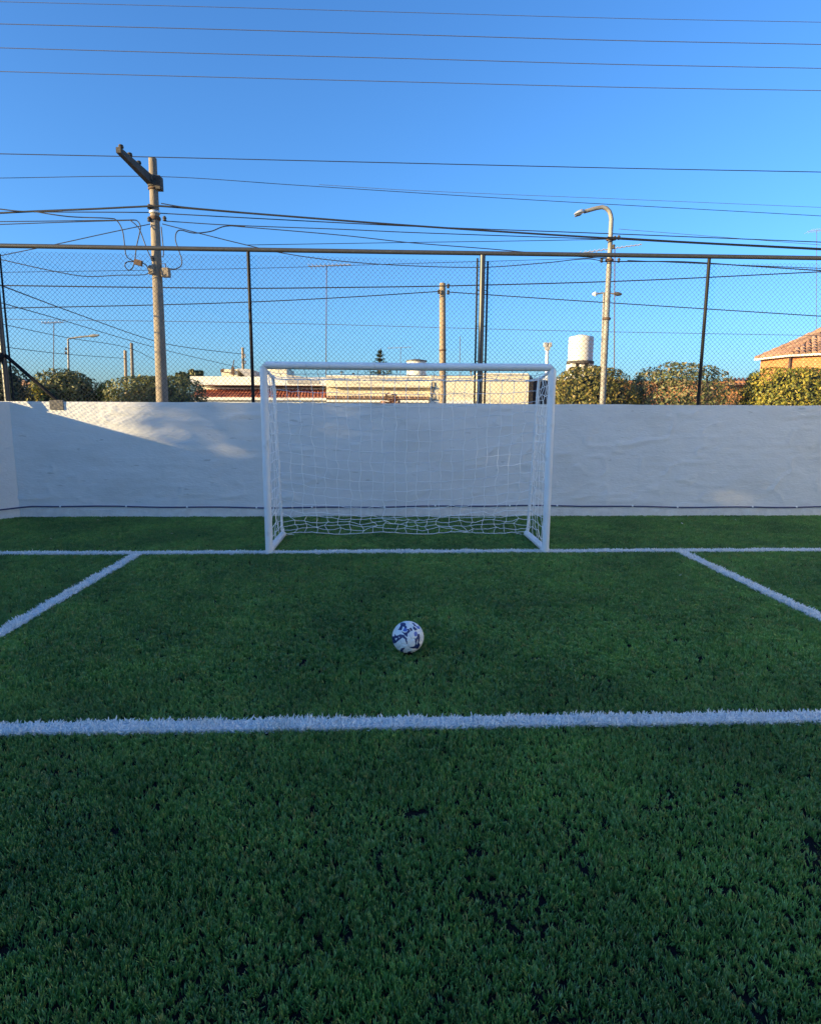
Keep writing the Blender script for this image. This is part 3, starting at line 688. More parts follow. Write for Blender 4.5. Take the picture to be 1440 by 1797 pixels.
# ================================================================== POLES, LAMPS
PY = 8.0
def utility_pole():
    t, b = at(268, 278, PY), at(285, 703, PY)
    d = (b - t) / (t.z - b.z); base = b + d * b.z; base.z = 0.02
    root = empty('utility_pole', base, label='tall tapered concrete utility pole with a crossarm behind the left fence', cat='pole')
    L = lambda z: base + (t - base) * (z / t.z)
    mb = MB(); mb.tube([L(z) if z > .02 else base for z in (.02, t.z * .33, t.z * .66, t.z)], [.150, .128, .108, .084], 18); mb.build('shaft', M['concrete'], root, 40)
    j = at(275, 321, PY); e = atz(220, 268, j.z); e = j + (e - j) * 1.0
    dv = (e - j).normalized(); side = dv.cross(Vector((0, 0, 1))).normalized()
    mb = MB(); a = j - dv * .12 + side * .13
    n_ = 4; ln = (e - j).length + .12
    for sgn in (0,):
        P0, P1 = a, a + dv * ln
        v = []
        for p, hw, hh in ((P0, .055, .105), (P1, .045, .05)):
            for i, k in ((-1, -1), (1, -1), (1, 1), (-1, 1)): v.append(p + side * hw * i + Vector((0, 0, .05 + hh * k - (.0 if k > 0 else 0))))
        mb.add(v, [(3, 2, 1, 0), (4, 5, 6, 7), (0, 1, 5, 4), (1, 2, 6, 5), (2, 3, 7, 6), (3, 0, 4, 7)])
    arm = mb.build('crossarm', M['concrete_dark'], root)
    for k, u in enumerate((.42, .68, .92)):
        p = a + dv * ln * u + Vector((0, 0, .05 + .12 - .05 * u))
        mb = MB(); mb.lathe(p, [(.03, -.01), (.03, .01), (.05, .015), (.052, .035), (.035, .04), (.048, .05), (.04, .068), (.015, .075)], 10); mb.build('insulator', M['concrete_dark'], arm, 40)
    for z, r_, h, nm, m in ((at(273, 324, PY).z, .115, .05, 'collar', 'concrete_dark'), (at(273, 332, PY).z, .110, .022, 'pole_band', 'rust'), (at(273, 373, PY).z, .108, .03, 'pole_band', 'alu'), (at(274, 384, PY).z, .110, .035, 'pole_band', 'rust')):
        c = L(z); mb = MB(); mb.lathe(c, [(r_ + .004, -h), (r_ + .012, -h * .5), (r_ + .012, h * .5), (r_ + .004, h)], 18); mb.build(nm, M[m], root, 40)
    c = L(at(273, 320, PY).z); mb = MB(); mb.bbox(c.x + .02, c.y - .10, c.z - .16, c.x + .18, c.y + .10, c.z + .12, .015); mb.build('crossarm_seat', M['concrete_dark'], root)
    for (px, py) in ((262, 385), (289, 384), (262, 363), (268, 454)):
        p = at(px, py, PY - .1); mb = MB(); mb.lathe(p, [(.02, -.05), (.045, -.035), (.03, -.01), (.045, .01), (.03, .045), (.012, .06)], 10); mb.build('insulator', M['concrete_dark'], root, 40)
    p = at(291, 478, PY - .06); mb = MB(); mb.bbox(p.x - .08, p.y - .08, p.z - .10, p.x + .09, p.y + .08, p.z + .09, .012); bx = mb.build('junction_box', M['rust'], root)
    bx.data.materials.clear(); bx.data.materials.append(M['concrete'])
    p = at(287, 468, PY - .06); mb = MB(); mb.tube([p + Vector((-.05, 0, -.12)), p + Vector((-.05, 0, .06)), p + Vector((.05, 0, .06)), p + Vector((.05, 0, -.06))], .012, 6); mb.build('bracket', M['rust'], root)
    p = at(266, 474, PY - .12); mb = MB(); mb.bbox(p.x - .06, p.y - .05, p.z - .09, p.x + .07, p.y + .06, p.z + .10, .02); mb.build('junction_box', M['concrete'], root)
    p = at(243, 461, PY - .25); mb = MB(); mb.obox(p, (.075, 0, -.02), (0, .05, 0), (.012, 0, .055)); mb.build('splice_box', M['rust'], root)
    for line in ([(60, 371), (120, 380), (190, 383), (205, 387), (215, 404), (219, 430), (222, 449), (232, 457), (243, 460)],
                 [(228, 386), (240, 387), (246, 395), (246, 405), (240, 432), (237, 455), (233, 470), (226, 474), (220, 468), (221, 461), (230, 459), (243, 461)],
                 [(228, 386), (240, 396), (247, 407), (258, 437), (266, 454)],
                 [(248, 460), (257, 466), (262, 477), (267, 476)],
                 [(283, 398), (287, 440), (286, 452)],
                 [(430, 397), (395, 397), (370, 406), (340, 409), (318, 404), (310, 408), (308, 420), (313, 437), (319, 455), (318, 466), (308, 472), (294, 471)]):
        mb = MB(); P = [at(x, y, PY - .25) for x, y in line]
        Q = []
        for i in range(len(P) - 1):                       # Catmull-Rom
            p0, p1, p2, p3 = P[max(i - 1, 0)], P[i], P[i + 1], P[min(i + 2, len(P) - 1)]
            for s in range(5):
                u = s / 5; Q.append(.5 * ((2 * p1) + (p2 - p0) * u + (2 * p0 - 5 * p1 + 4 * p2 - p3) * u * u + (3 * p1 - p0 - 3 * p2 + p3) * u ** 3))
        Q.append(P[-1]); mb.tube(Q, .0115, 6); mb.build('cable_loop', M['cable'], root, 60)
utility_pole()

def street_lamp():
    b = at(1057, 708, PY); b.z = .02
    top = at(1072, 385, PY)
    root = empty('street_lamp', b, label='tall metal street lamp with a curved arm pointing left, behind the fence', cat='street lamp')
    mb = MB(); mid = b.lerp(top, .82); mb.tube([b, b.lerp(top, .4), mid], [.074, .068, .061], 14); mb.build('lower_pole', M['lamp_metal'], root, 40)
    crv = [mid] + [at(x, y, PY) for x, y in ((1072, 385), (1071, 378), (1068.5, 371), (1063, 365.5), (1056, 363.5), (1045, 365.5), (1024, 371.5))]
    mb = MB(); mb.tube(crv, [.056, .050, .049, .048, .047, .046, .045, .043], 12); mb.build('arm', M['lamp_metal'], root, 40)
    e, h = at(1024, 371.5, PY), at(1007, 376, PY); d = h - e
    prof = [(0, .045, .05), (.15, .075, .062), (.35, .11, .07), (.7, .10, .055), (1, .03, .02)]
    v = []; 
    for t, wy, hz in prof:
        c = e + d * t
        for k in range(12):
            an = 2 * math.pi * k / 12; v.append(c + Vector((0, wy * math.cos(an), hz * math.sin(an) * (1 if math.sin(an) > 0 else .45))))
    f = [(i * 12 + k, i * 12 + (k + 1) % 12, (i + 1) * 12 + (k + 1) % 12, (i + 1) * 12 + k) for i in range(4) for k in range(12)] + [tuple(range(11, -1, -1)), tuple(48 + k for k in range(12))]
    mb = MB(); mb.add(v, f); hd = mb.build('lamp_head', M['alu'], root, 50)
    c = e + d * .58; mb = MB(); mb.obox(c + Vector((0, 0, -.038)), d * .30, (0, .075, 0), (0, 0, .012)); mb.build('lens', M['tank_lid'], hd)
    for z in (at(1070, 420, PY).z, at(1068, 457, PY).z, at(1061, 560, PY).z):
        c = b.lerp(top, z / top.z); mb = MB(); mb.lathe(c, [(.08, -.03), (.095, -.02), (.095, .02), (.08, .03)], 14); mb.build('pole_band', M['rust'], root, 40)
    for (px, py) in ((1078, 418), (1085, 417), (1076, 433), (1055, 457), (1085, 457)):
        p = at(px, py, PY - .06); mb = MB(); mb.lathe(p, [(.015, -.05), (.04, -.03), (.025, 0), (.04, .02), (.02, .05)], 8); mb.build('insulator', M['concrete_dark'], root, 40)
street_lamp()

def simple_pole(px0, py0, px1, py1, Y, r0, r1, m, label, cat='pole', name='utility_pole', group=None):
    t, b = at(px0, py0, Y), at(px1, py1, Y); b = t + (b - t) * (t.z / (t.z - b.z)); b.z = 0
    root = empty(name, b, label=label, cat=cat, group=group)
    mb = MB(); mb.tube([b, b.lerp(t, .5), t], [r0, (r0 + r1) / 2, r1], 12); mb.build('shaft', M[m], root, 40)
    return root, t, b
r_, t, b = simple_pole(776, 497, 776.5, 707, 16, .135, .105, 'wood_pole', 'brown wooden pole standing before the cream house, seen over the goal')
for (px, py) in ((786, 502), (770, 512), (786, 513)):
    p = at(px, py, 15.85); mb = MB(); mb.lathe(p, [(.02, -.08), (.06, -.05), (.03, 0), (.06, .03), (.02, .08)], 8); mb.build('insulator', M['concrete_dark'], r_, 40)
mb = MB(); c = b.lerp(t, .62); mb.lathe(c, [(.122, -.03), (.132, -.02), (.132, .02), (.122, .03)], 12); mb.build('pole_band', M['rust'], r_)
simple_pole(220, 615, 222, 700, 30, .10, .08, 'wood_pole', 'short far wooden pole, left of the two beside the tall concrete pole')
simple_pole(231, 602, 234, 700, 34, .12, .09, 'concrete', 'short far pale pole, right of the two beside the tall concrete pole')
r_, t, b = simple_pole(426, 610, 428, 700, 34, .10, .08, 'wood_pole', 'far dark pole rising behind the white house roof')
for dz in (.5, .9):
    p = t - Vector((-.12, 0, dz)); mb = MB(); mb.lathe(p, [(.03, -.12), (.07, -.06), (.03, 0), (.07, .06), (.03, .12)], 8); mb.build('insulator', M['white_wall'], r_, 40)
r_, t, b = simple_pole(960, 608, 957, 700, 22, .075, .07, 'white_wall', 'white post with a twin floodlight on top, right of the goal')
for dx in (-.09, .11):
    mb = MB(); mb.bbox(t.x + dx - .08, t.y - .1, t.z - .02, t.x + dx + .08, t.y + .1, t.z + .17, .02); mb.build('floodlight', M['grey_roof'], r_)
mb = MB(); mb.box(t.x - .1, t.y - .11, t.z - .17, t.x + .1, t.y + .11, t.z - .03); mb.build('control_box', M['grey_roof'], r_)
r_, t, b = simple_pole(120, 600, 122, 700, 32, .07, .055, 'lamp_metal', 'distant grey street lamp with a long arm above the left shrubs', 'street lamp', 'street_lamp')
mb = MB(); mb.tube([t, at(119.5, 596, 32), at(122, 594, 32), at(140, 591.5, 32), at(160, 589.5, 32)], .05, 8); mb.build('arm', M['lamp_metal'], r_, 40)
p, q = at(158, 589.8, 32), at(174, 588.4, 32); mb = MB(); mb.tube([p, p.lerp(q, .4), q], [.07, .10, .05], 8); mb.build('lamp_head', M['lamp_metal'], r_, 40)
for py in (612, 619):
    p = at(116, py, 32); mb = MB(); mb.lathe(p, [(.03, -.08), (.08, -.04), (.03, .08)], 8); mb.build('insulator', M['concrete_dark'], r_)
r_, t, b = simple_pole(1059, 514, 1053, 700, 30, .09, .06, 'lamp_metal', 'distant double arm street lamp behind the curved arm lamp', 'street lamp', 'street_lamp')
for s, x1, m in ((-1, 1039, 'white_wall'), (1, 1090, 'concrete_dark')):
    q = at(x1, 516.5, 30); mb = MB(); mb.tube([t, t.lerp(q, .6)], .045, 8); mb.build('arm', M['lamp_metal'], r_)
    p = t.lerp(q, .55); mb = MB(); mb.tube([p, p.lerp(q, .5), q], [.06, .13, .05], 8); mb.build('lamp_head', M[m], r_, 40)

# ---- television aerials
def aerial(px, ptop, pbot, Y, x0, x1, dy, label, rods=9, rad=.018, m='alu'):
    t, b = at(px, ptop, Y), at(px - 1, pbot, Y)
    root = empty('television_aerial', b, label=label, cat='aerial')
    mb = MB(); mb.tube([b, t], rad, 6); mb.build('mast', M['rust'], root)
    if x0 is None: return
    a, c = at(x0, ptop + dy, Y), at(x1, ptop - dy, Y)
    mb = MB(); mb.tube([a, c], rad * 1.1, 6); bm_ = mb.build('boom', M[m], root)
    mb = MB()
    for k in range(rods):
        p = a.lerp(c, (k + .5) / rods); hl = .45 - .02 * k
        mb.tube([p + Vector((-.10 * hl, -hl, 0)), p + Vector((.10 * hl, hl, 0))], rad * .7, 5)
    mb.build('rods', M[m], root)
aerial(573, 466, 662, 24, 541, 616, 1.5, 'tall television aerial on a mast above the cream house', 11, .022)
aerial(95, 566, 690, 30, 74, 112, 1.0, 'faint far television aerial above the left shrubs', 7, .02)
aerial(703, 610, 660, 30, 680, 722, 1.0, 'small television aerial between the conifer and the roof tank', 6, .014)
aerial(807, 590, 660, 28, None, None, 0, 'thin bare aerial mast right of the wooden pole', 0, .016)
aerial(1078, 437, 655, 27, 1012, 1125, 8, 'large slanting television aerial behind the curved arm street lamp', 14, .025)
aerial(1432, 404, 640, 26, 1416, 1462, 2, 'television aerial at the far right above the brick house', 8, .011)

# ================================================================== WIRES
def wire(pts, Y, label, rad=.009, m='cable', ext=(1, 1)):
    """pts: photo pixels; Y: depth or (start, end) depths"""
    Ys = Y if isinstance(Y, tuple) else (Y, Y)
    x0, x1 = pts[0][0], pts[-1][0]
    P = [at(x, y, Ys[0] + (Ys[1] - Ys[0]) * ((x - x0) / (x1 - x0) if x1 != x0 else 0)) for x, y in pts]
    if ext[0] and pts[0][0] <= 12: P.insert(0, P[0] + (P[0] - P[1]).normalized() * 14)
    if ext[1] and pts[-1][0] >= 1430: P.append(P[-1] + (P[-1] - P[-2]).normalized() * 14)
    Q = []
    for i in range(len(P) - 1):
        p0, p1, p2, p3 = P[max(i - 1, 0)], P[i], P[i + 1], P[min(i + 2, len(P) - 1)]
        l = (p2 - p1).length
        t1 = (p2 - p0) / max(1e-6, (p2 - p0).length) * l if i > 0 else (p2 - p1); t2 = (p3 - p1) / max(1e-6, (p3 - p1).length) * l if i + 2 < len(P) else (p2 - p1)
        for s in range(8):
            u = s / 8; Q.append(p1 * (2 * u ** 3 - 3 * u * u + 1) + t1 * (u ** 3 - 2 * u * u + u) + p2 * (-2 * u ** 3 + 3 * u * u) + t2 * (u ** 3 - u * u))
    Q.append(P[-1]); mb = MB(); mb.tube(Q, rad, 5); o = mb.build('overhead_wire', M[m], None, 80)
    return tag(o, label, 'wire', 'overhead wires above the street')
wire([(0, 3), (400, 13), (720, 22), (1080, 32), (1440, 39)], 6, 'faintest and uppermost of the four parallel wires crossing the top of the sky', .0045, 'alu_cable')
wire([(0, 42), (400, 52), (720, 61), (1080, 71), (1440, 78)], 6.3, 'second from the top of the four parallel wires in the upper sky', .0065, 'alu_cable')
wire([(0, 84), (400, 95), (720, 103), (1080, 113), (1440, 120)], 6.6, 'third from the top of the four parallel wires in the upper sky', .0065, 'alu_cable')
wire([(0, 125.5), (400, 136), (720, 144), (1080, 153), (1440, 159)], 6.9, 'lowest of the four parallel wires in the upper sky', .0065, 'alu_cable')
wire([(0, 270), (258, 275.5), (720, 286.5), (1080, 295), (1440, 302)], PY - .6, 'single wire passing the crossarm just at the concrete pole top', .009)
wire([(0, 312.5), (280, 310), (520, 325), (900, 349), (1440, 379)], PY, 'thin wire passing the collar under the crossarm of the concrete pole', .007)
wire([(560, 324), (720, 334), (1080, 349), (1440, 364)], PY + 4, 'very faint wire just above the one leaving the crossarm collar', .006, 'alu_cable')
wire([(0, 374), (60, 371), (160, 367), (265, 362), (285, 362), (420, 373), (720, 396), (1065, 418), (1440, 438)], PY - .15, 'thickest black cable bundle running from pole to street lamp', .021)
wire([(0, 367), (40, 371), (110, 370)], PY - .2, 'short black cable joining the thick bundle at the left edge', .013)
wire([(283, 357), (320, 363), (420, 372)], PY - .25, 'short black cable joining the thick bundle right of the pole', .011)
wire([(60, 372), (265, 373), (285, 374.5), (500, 386), (720, 397), (1065, 410), (1440, 425)], PY, 'black cable running just above the thick bundle past the lamp', .011)
wire([(0, 389), (130, 387.5), (232, 386)], PY - .1, 'upper of two cables coming in from the left to the hanging loops', .010)
wire([(0, 394), (130, 389.5), (240, 386.5)], PY - .25, 'lower of two cables coming in from the left to the hanging loops', .010)
wire([(290, 388), (400, 395), (600, 402.5), (720, 408), (1065, 420)], PY, 'black cable from the pole insulator to the lamp below the bundle', .010)
wire([(400, 396), (600, 413), (720, 426), (860, 437), (960, 446), (1065, 454)], PY - .1, 'cable sloping down behind the fence rail towards the lamp', .010)
wire([(430, 430), (720, 425.5), (900, 423), (1065, 420)], PY + 1, 'nearly level cable rising slightly towards the lamp above the rail', .008)
wire([(0, 449), (100, 428.5), (180, 411), (265, 393)], PY - .1, 'cable dropping left from the pole and crossing behind the rail', .010)
wire([(0, 455), (90, 475), (150, 485), (210, 483), (255, 482), (265, 477)], PY - .2, 'sagging cable from the left edge to the pole junction box', .010)
wire([(0, 501), (270, 504.5), (440, 506), (600, 504.5), (776, 502), (1100, 493), (1440, 477)], (15, 15.8), 'long level cable touching the wooden pole top', .020)
wire([(0, 541), (240, 536), (440, 530), (620, 521), (770, 511.5)], (15, 15.8), 'cable rising from the left to just under the wooden pole top', .017)
wire([(785, 512.5), (1000, 527), (1220, 541), (1440, 555)], (15.8, 15), 'cable descending right from the wooden pole', .017)
wire([(285, 393), (340, 407), (420, 427), (500, 445), (600, 458.5), (720, 466.5), (850, 469), (960, 461), (1030, 454.5), (1065, 460)], PY - .1, 'deeply sagging cable between the concrete pole and the lamp', .010)
wire([(0, 478), (440, 471), (700, 463), (960, 455.5), (1065, 452)], PY + 3, 'thin pale cable along the top of the wire mesh', .007)
wire([(0, 560), (480, 567), (960, 580), (1440, 589)], 20, 'faint far wire low across the whole sky behind the mesh', .010, 'alu_cable')
wire([(5, 502), (130, 549), (270, 598), (330, 610), (430, 622)], (8, 30), 'steep cable from the corner fence post to the far pole', .016)
wire([(8, 533), (110, 562), (230, 598), (300, 617), (420, 645)], (9, 30), 'middle cable descending from the left edge to the white house', .013)
wire([(0, 568), (120, 593), (230, 612), (290, 642)], (14, 26), 'cable passing the distant left lamp arm', .012)
wire([(0, 608), (110, 621), (219, 629)], (16, 30), 'lowest cable at the left ending at the short far pole', .013)
wire([(1065, 416), (1200, 424), (1440, 436)], PY - .3, 'black cable clinging to the bundle right of the lamp', .012)
wire([(1065, 459), (1120, 459), (1200, 459.5), (1300, 466), (1440, 475)], PY - .1, 'thick cable leaving the lamp to the right below the rail', .014)
wire([(1100, 457), (1240, 463), (1440, 471)], PY - .2, 'upper thin cable leaving the lamp to the right below the rail', .009)
wire([(1085, 402), (1200, 411), (1440, 430)], PY + 2, 'thin faint wire sloping right above the lamp bundle', .006, 'alu_cable')

# ================================================================== SHRUBS AND TREES
def leaf_cloud(name, C, half, n, size, m, parent, power=2.6, seed=0, shell=.5, hole=0.0, bumpy=.14, gaps=()):
    r = np.random.default_rng(seed)
    d = r.normal(size=(n * 2, 3)); d /= np.linalg.norm(d, axis=1)[:, None]
    k = (np.abs(d) ** power).sum(1) ** (-1 / power)
    lump = 1 + bumpy * 2 * (vnoise(d[:, 0] * 2.6 + 9 + d[:, 2] * 1.7, d[:, 1] * 2.6 + 9 - d[:, 2] * 2.1, seed + 1) - .5) + bumpy * .9 * (vnoise(d[:, 0] * 7 + 9, d[:, 2] * 7 + 9 + d[:, 1] * 5, seed + 2) - .5)
    rad = k * lump * (1 - shell * r.random(n * 2) ** 2.2)
    P = np.array(C) + d * rad[:, None] * np.array(half)
    keep = np.ones(len(P), bool)
    if hole: keep = vnoise(P[:, 0] * 2.2 + 50, P[:, 2] * 2.4 + 50 + P[:, 1] * .6, seed + 3) > hole
    for (q, rad_) in gaps:                              # openings between the boughs along the sunlight
        sv = np.array(to_sun); rel = P - np.array(q); rel = rel - (rel @ sv)[:, None] * sv; keep &= (rel ** 2).sum(1) > rad_ ** 2
    P = P[keep][:n]; d = d[keep][:n]; n = len(P)
    nr = d + r.normal(0, .55, (n, 3)); nr /= np.linalg.norm(nr, axis=1)[:, None]
    a = np.cross(nr, r.normal(size=(n, 3))); a /= np.linalg.norm(a, axis=1)[:, None]; b = np.cross(nr, a)
    s = size * r.uniform(.6, 1.3, n)[:, None]
    V = np.stack([P - a * s, P - b * s * .45 + nr * s * .12, P + a * s, P + b * s * .45 + nr * s * .12], 1).reshape(-1, 3)
    V[:, 2] = np.maximum(V[:, 2], .05)
    F = np.arange(4 * n).reshape(-1, 4)
    return fast_mesh(name, V, F, m, parent)
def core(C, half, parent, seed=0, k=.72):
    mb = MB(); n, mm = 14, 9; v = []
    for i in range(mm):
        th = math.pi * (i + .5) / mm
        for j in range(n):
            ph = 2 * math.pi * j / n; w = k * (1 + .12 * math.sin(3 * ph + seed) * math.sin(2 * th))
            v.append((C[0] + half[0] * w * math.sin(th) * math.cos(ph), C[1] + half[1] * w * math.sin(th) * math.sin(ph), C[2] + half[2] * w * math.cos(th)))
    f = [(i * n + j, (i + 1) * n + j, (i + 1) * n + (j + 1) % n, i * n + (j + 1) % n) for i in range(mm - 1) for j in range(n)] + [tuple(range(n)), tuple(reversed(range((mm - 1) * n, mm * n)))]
    mb.add(v, f); return mb.build('shade_core', M['core'], parent)  # added opaque dark solid inside the crown, blocks light as inner shade
def shrub(px0, px1, ptop, Y, kind, label, n=5200, size=.062, power=3.0, seed=1, bottom=.45, depth=None, hole=0, cat='shrub', name='clipped_shrub', bumpy=.10, has_core=True):
    a, b = at(px0, ptop, Y), at(px1, ptop, Y); top = at((px0 + px1) / 2, ptop, Y).z
    cx = (a.x + b.x) / 2; hx = (b.x - a.x) / 2; hz = (top - bottom) / 2; hy = depth or min(hx, 1.3)
    root = empty(name, (cx, Y + hy * .3, .08), label=label, cat=cat, group='shrubs beyond the wall')
    C = (cx, Y + hy * .3, bottom + hz)
    leaf_cloud('crown', C, (hx * .97, hy, hz * .97), n, size, M['leaf_' + kind], root, power, seed, .45, hole, bumpy)
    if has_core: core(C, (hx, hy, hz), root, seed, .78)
    mb = MB(); mb.tube([(cx, C[1], .05), (cx + .05, C[1], bottom + .1), (cx - .03, C[1] + .05, bottom + hz)], [.10, .08, .05], 8); mb.build('trunk', M['bark'], root, 60)
    return root
shrub(972, 1122, 642, 13, 'olive', 'olive clipped shrub just right of the goal, behind the lamp foot', 12500, .058, 3.2, 2, bumpy=.07)
shrub(1112, 1292, 639, 13.2, 'mixed', 'broad sparse grey-green shrub with brick showing through its leaves', 11500, .058, 3.0, 3, hole=.22, has_core=False)
shrub(1103, 1136, 662, 14.4, 'deep', 'small dark shrub wedged between two larger clipped shrubs on the right', 1700, .06, 2.4, 4)
shrub(1322, 1520, 641, 12.6, 'yellow', 'bright yellow-green clipped shrub at the right edge', 14500, .058, 3.2, 5, bumpy=.07)
shrub(1309, 1340, 655, 13.8, 'deep', 'narrow dark foliage standing in for the shaded left side of the yellow-green shrub', 1800, .06, 2.6, 6)  # shade on the yellow-green shrub, put into dark leaves
shrub(-70, 36, 628, 10, 'deep', 'very dark shrub at the left edge behind the corner fence post', 4200, .06, 2.5, 7)
shrub(50, 168, 648, 13, 'dark', 'rounded dark green shrub with yellow leaves behind the fence brace', 9500, .06, 2.6, 8, bumpy=.15)
shrub(28, 90, 672, 12.2, 'yellow', 'low yellow foliage imitating the sunlit left side of the rounded dark shrub', 2600, .06, 2.2, 9)  # sunlit flank of the dark shrub, painted as yellow leaves
shrub(163, 204, 668, 13.4, 'yellow', 'small bush left of the square clipped hedge, its yellow imitating sunlight', 1900, .06, 2.4, 10)  # sunlight on this bush is put into its yellow leaf colour
shrub(188, 344, 659, 12.6, 'dark', 'square clipped dark hedge behind the tall concrete pole', 11500, .058, 5.0, 11, bumpy=.05)
shrub(666, 703, 690, 18, 'rusty', 'small rusty bush before the cream house, seen through the goal', 420, .10, 2.0, 12, bottom=1.0, hole=.2, has_core=False)

def broad_tree(px0, px1, ptop, Y, label, seed, kind='dark'):
    a, b = at(px0, ptop, Y), at(px1, ptop, Y); cx, hx = (a.x + b.x) / 2, (b.x - a.x) / 2
    root = empty('broadleaf_tree', (cx, Y, 0), label=label, cat='tree', group='trees far behind the houses')
    leaf_cloud('crown', (cx, Y, a.z - hx * .9), (hx, hx, hx * .95), 1500, .16, M['leaf_' + kind], root, 2.2, seed, .8, .2, .3)
    mb = MB(); mb.tube([(cx, Y, 0), (cx + .1, Y, a.z - hx)], [.2, .1], 8); mb.build('trunk', M['bark'], root)
broad_tree(308, 334, 656, 44, 'far dark tree top left of the white house, the left one of two', 21)
broad_tree(332, 356, 650, 46, 'far dark tree top just over the white house corner', 22)
def conifer():
    Y = 34; t = at(665, 611, Y); root = empty('conifer_tree', (t.x, Y, 0), label='dark sparse conifer top rising over the cream house roof', cat='tree')
    mb = MB(); mb.tube([(t.x, Y, 0), (t.x + .03, Y, t.z * .6), (t.x + .1, Y, t.z)], [.16, .11, .02], 8); mb.build('trunk', M['bark'], root)
    z0 = at(665, 662, Y).z; k = 0; rr = np.random.default_rng(5)
    for z, ln in ((t.z - .22, .14), (t.z - .45, .26), (t.z - .70, .30), (t.z - .92, .48), (z0 + .35, 1.0), (z0 + .22, .95), (z0 + .05, .8)):
        V, F = [], []
        for b_ in range(5):
            an = b_ * 1.257 + z * 2 + rr.normal(0, .2); L = ln * rr.uniform(.7, 1.1)
            for q in range(34):
                u = rr.uniform(.1, 1); c = np.array([t.x + .05 + math.cos(an) * L * u, Y + math.sin(an) * L * u, z + .10 * u * u - .05 + rr.normal(0, .035)])
                dv = rr.normal(0, 1, 3); dv[2] *= .5; dv = dv / np.linalg.norm(dv) * .11; sv = np.cross(dv, rr.normal(size=3)); sv = sv / np.linalg.norm(sv) * .035
                i0 = len(V); V += [c - sv, c + sv, c + dv]; F.append((i0, i0 + 1, i0 + 2))
        fast_mesh('branch_whorl', np.array(V), np.array(F), M['leaf_deep'], root)
conifer()
# tall evergreens beyond the side wall: they stand between the low sun and the pitch
GAPS = [(at(1285, 874, WALL_Y), .115), (at(602, 719, WALL_Y), .085), (at(588, 756, WALL_Y), .075), (at(375, 735, WALL_Y), .06)]
def shade_tree(x, y, top, hx, seed, label, n=9000, kind='deep', bottom=.3, hole=.0, ck=.80):
    root = empty('evergreen_tree', (x, y, 0), label=label, cat='tree', group='evergreens outside the side wall')
    hz = (top - bottom) / 2
    leaf_cloud('crown', (x, y, bottom + hz), (hx, hx, hz), n, .125, M['leaf_' + kind], root, 4.5, seed, .5, hole, .12, GAPS)
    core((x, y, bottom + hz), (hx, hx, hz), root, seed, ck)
    mb = MB(); mb.tube([(x, y, -.05), (x, y, top * .6)], [.22, .12], 8); mb.build('trunk', M['bark'], root)
def shade_top(x, y, zw): return zw + (WALL_Y - y) * math.tan(SUN_EL) / .39 * 1.0
TX = -20.0
for k, (xw, zw, hx, hole) in enumerate(((.10, 2.05, 1.36, .27), (2.2, 2.1, 1.35, .0), (5.8, 2.15, 1.5, .0), (9.8, 1.8, 1.5, .0), (14.5, .9, 1.6, .0), (18.4, .2, 1.6, .0), (22.2, -.5, 1.7, .0), (26.2, -1.2, 1.8, 0), (30.5, -1.8, 1.8, 0), (35, -2.4, 2, 0))):
    x = TX + (.8 if k % 2 else -.4); y = WALL_Y - (xw - x) * .39 / .92
    nth = ('first', 'second', 'third', 'fourth', 'fifth', 'sixth', 'seventh', 'eighth', 'ninth', 'tenth')[k]
    shade_tree(x, y, shade_top(x, y, zw), hx, 40 + k, 'dense evergreen outside the side wall, %s of its row from the street' % nth, 17000 if k < 3 else 9000, hole=hole, ck=.30 if k < 3 else .84)

# ================================================================== HOUSES
def pbox(mb, x0, y0, x1, y1, Y, depth, zb=None, mi=0):
    """box whose front face at depth Y spans the photo rectangle"""
    a, b = at(x0, (y0 + y1) / 2, Y), at(x1, (y0 + y1) / 2, Y); xm = (x0 + x1) / 2
    zt, z0 = at(xm, y0, Y).z, at(xm, y1, Y).z
    mb.box(a.x, Y, z0 if zb is None else zb, b.x, Y + depth, zt, mi); return mb
def part(parent, name, m, *a, **k):
    mb = MB(); pbox(mb, *a, **k); return mb.build(name, M[m], parent)
def barrel_tiles(mb, p00, p10, p01, p11, cols, rows, rad, seg=6):
    """half-round clay tiles on the slope: p00-p10 eave, p01-p11 ridge"""
    p00, p10, p01, p11 = map(Vector, (p00, p10, p01, p11))
    for r_ in range(rows):
        for c in range(cols):
            u = (c + .5) / cols; v0, v1 = r_ / rows, min(1, (r_ + 1.12) / rows)
            e0, e1 = p00.lerp(p10, u), p01.lerp(p11, u)
            a, b = e0.lerp(e1, v0), e0.lerp(e1, v1)
            t = (b - a).normalized(); s = (p10 - p00).normalized(); n = s.cross(t).normalized()
            if n.z < 0: n = -n
            a = a + n * .014
            v = []
            for p, rr_ in ((a, rad), (b, rad * .85)):
                for k in range(seg + 1):
                    an = math.pi * k / seg; v.append(p + s * math.cos(an) * rr_ + n * math.sin(an) * rr_ * .9)
            m_ = seg + 1
            mb.add(v, [(k, k + 1, m_ + k + 1, m_ + k) for k in range(seg)] + [tuple(range(m_ - 1, -1, -1))])
YH = 20.0
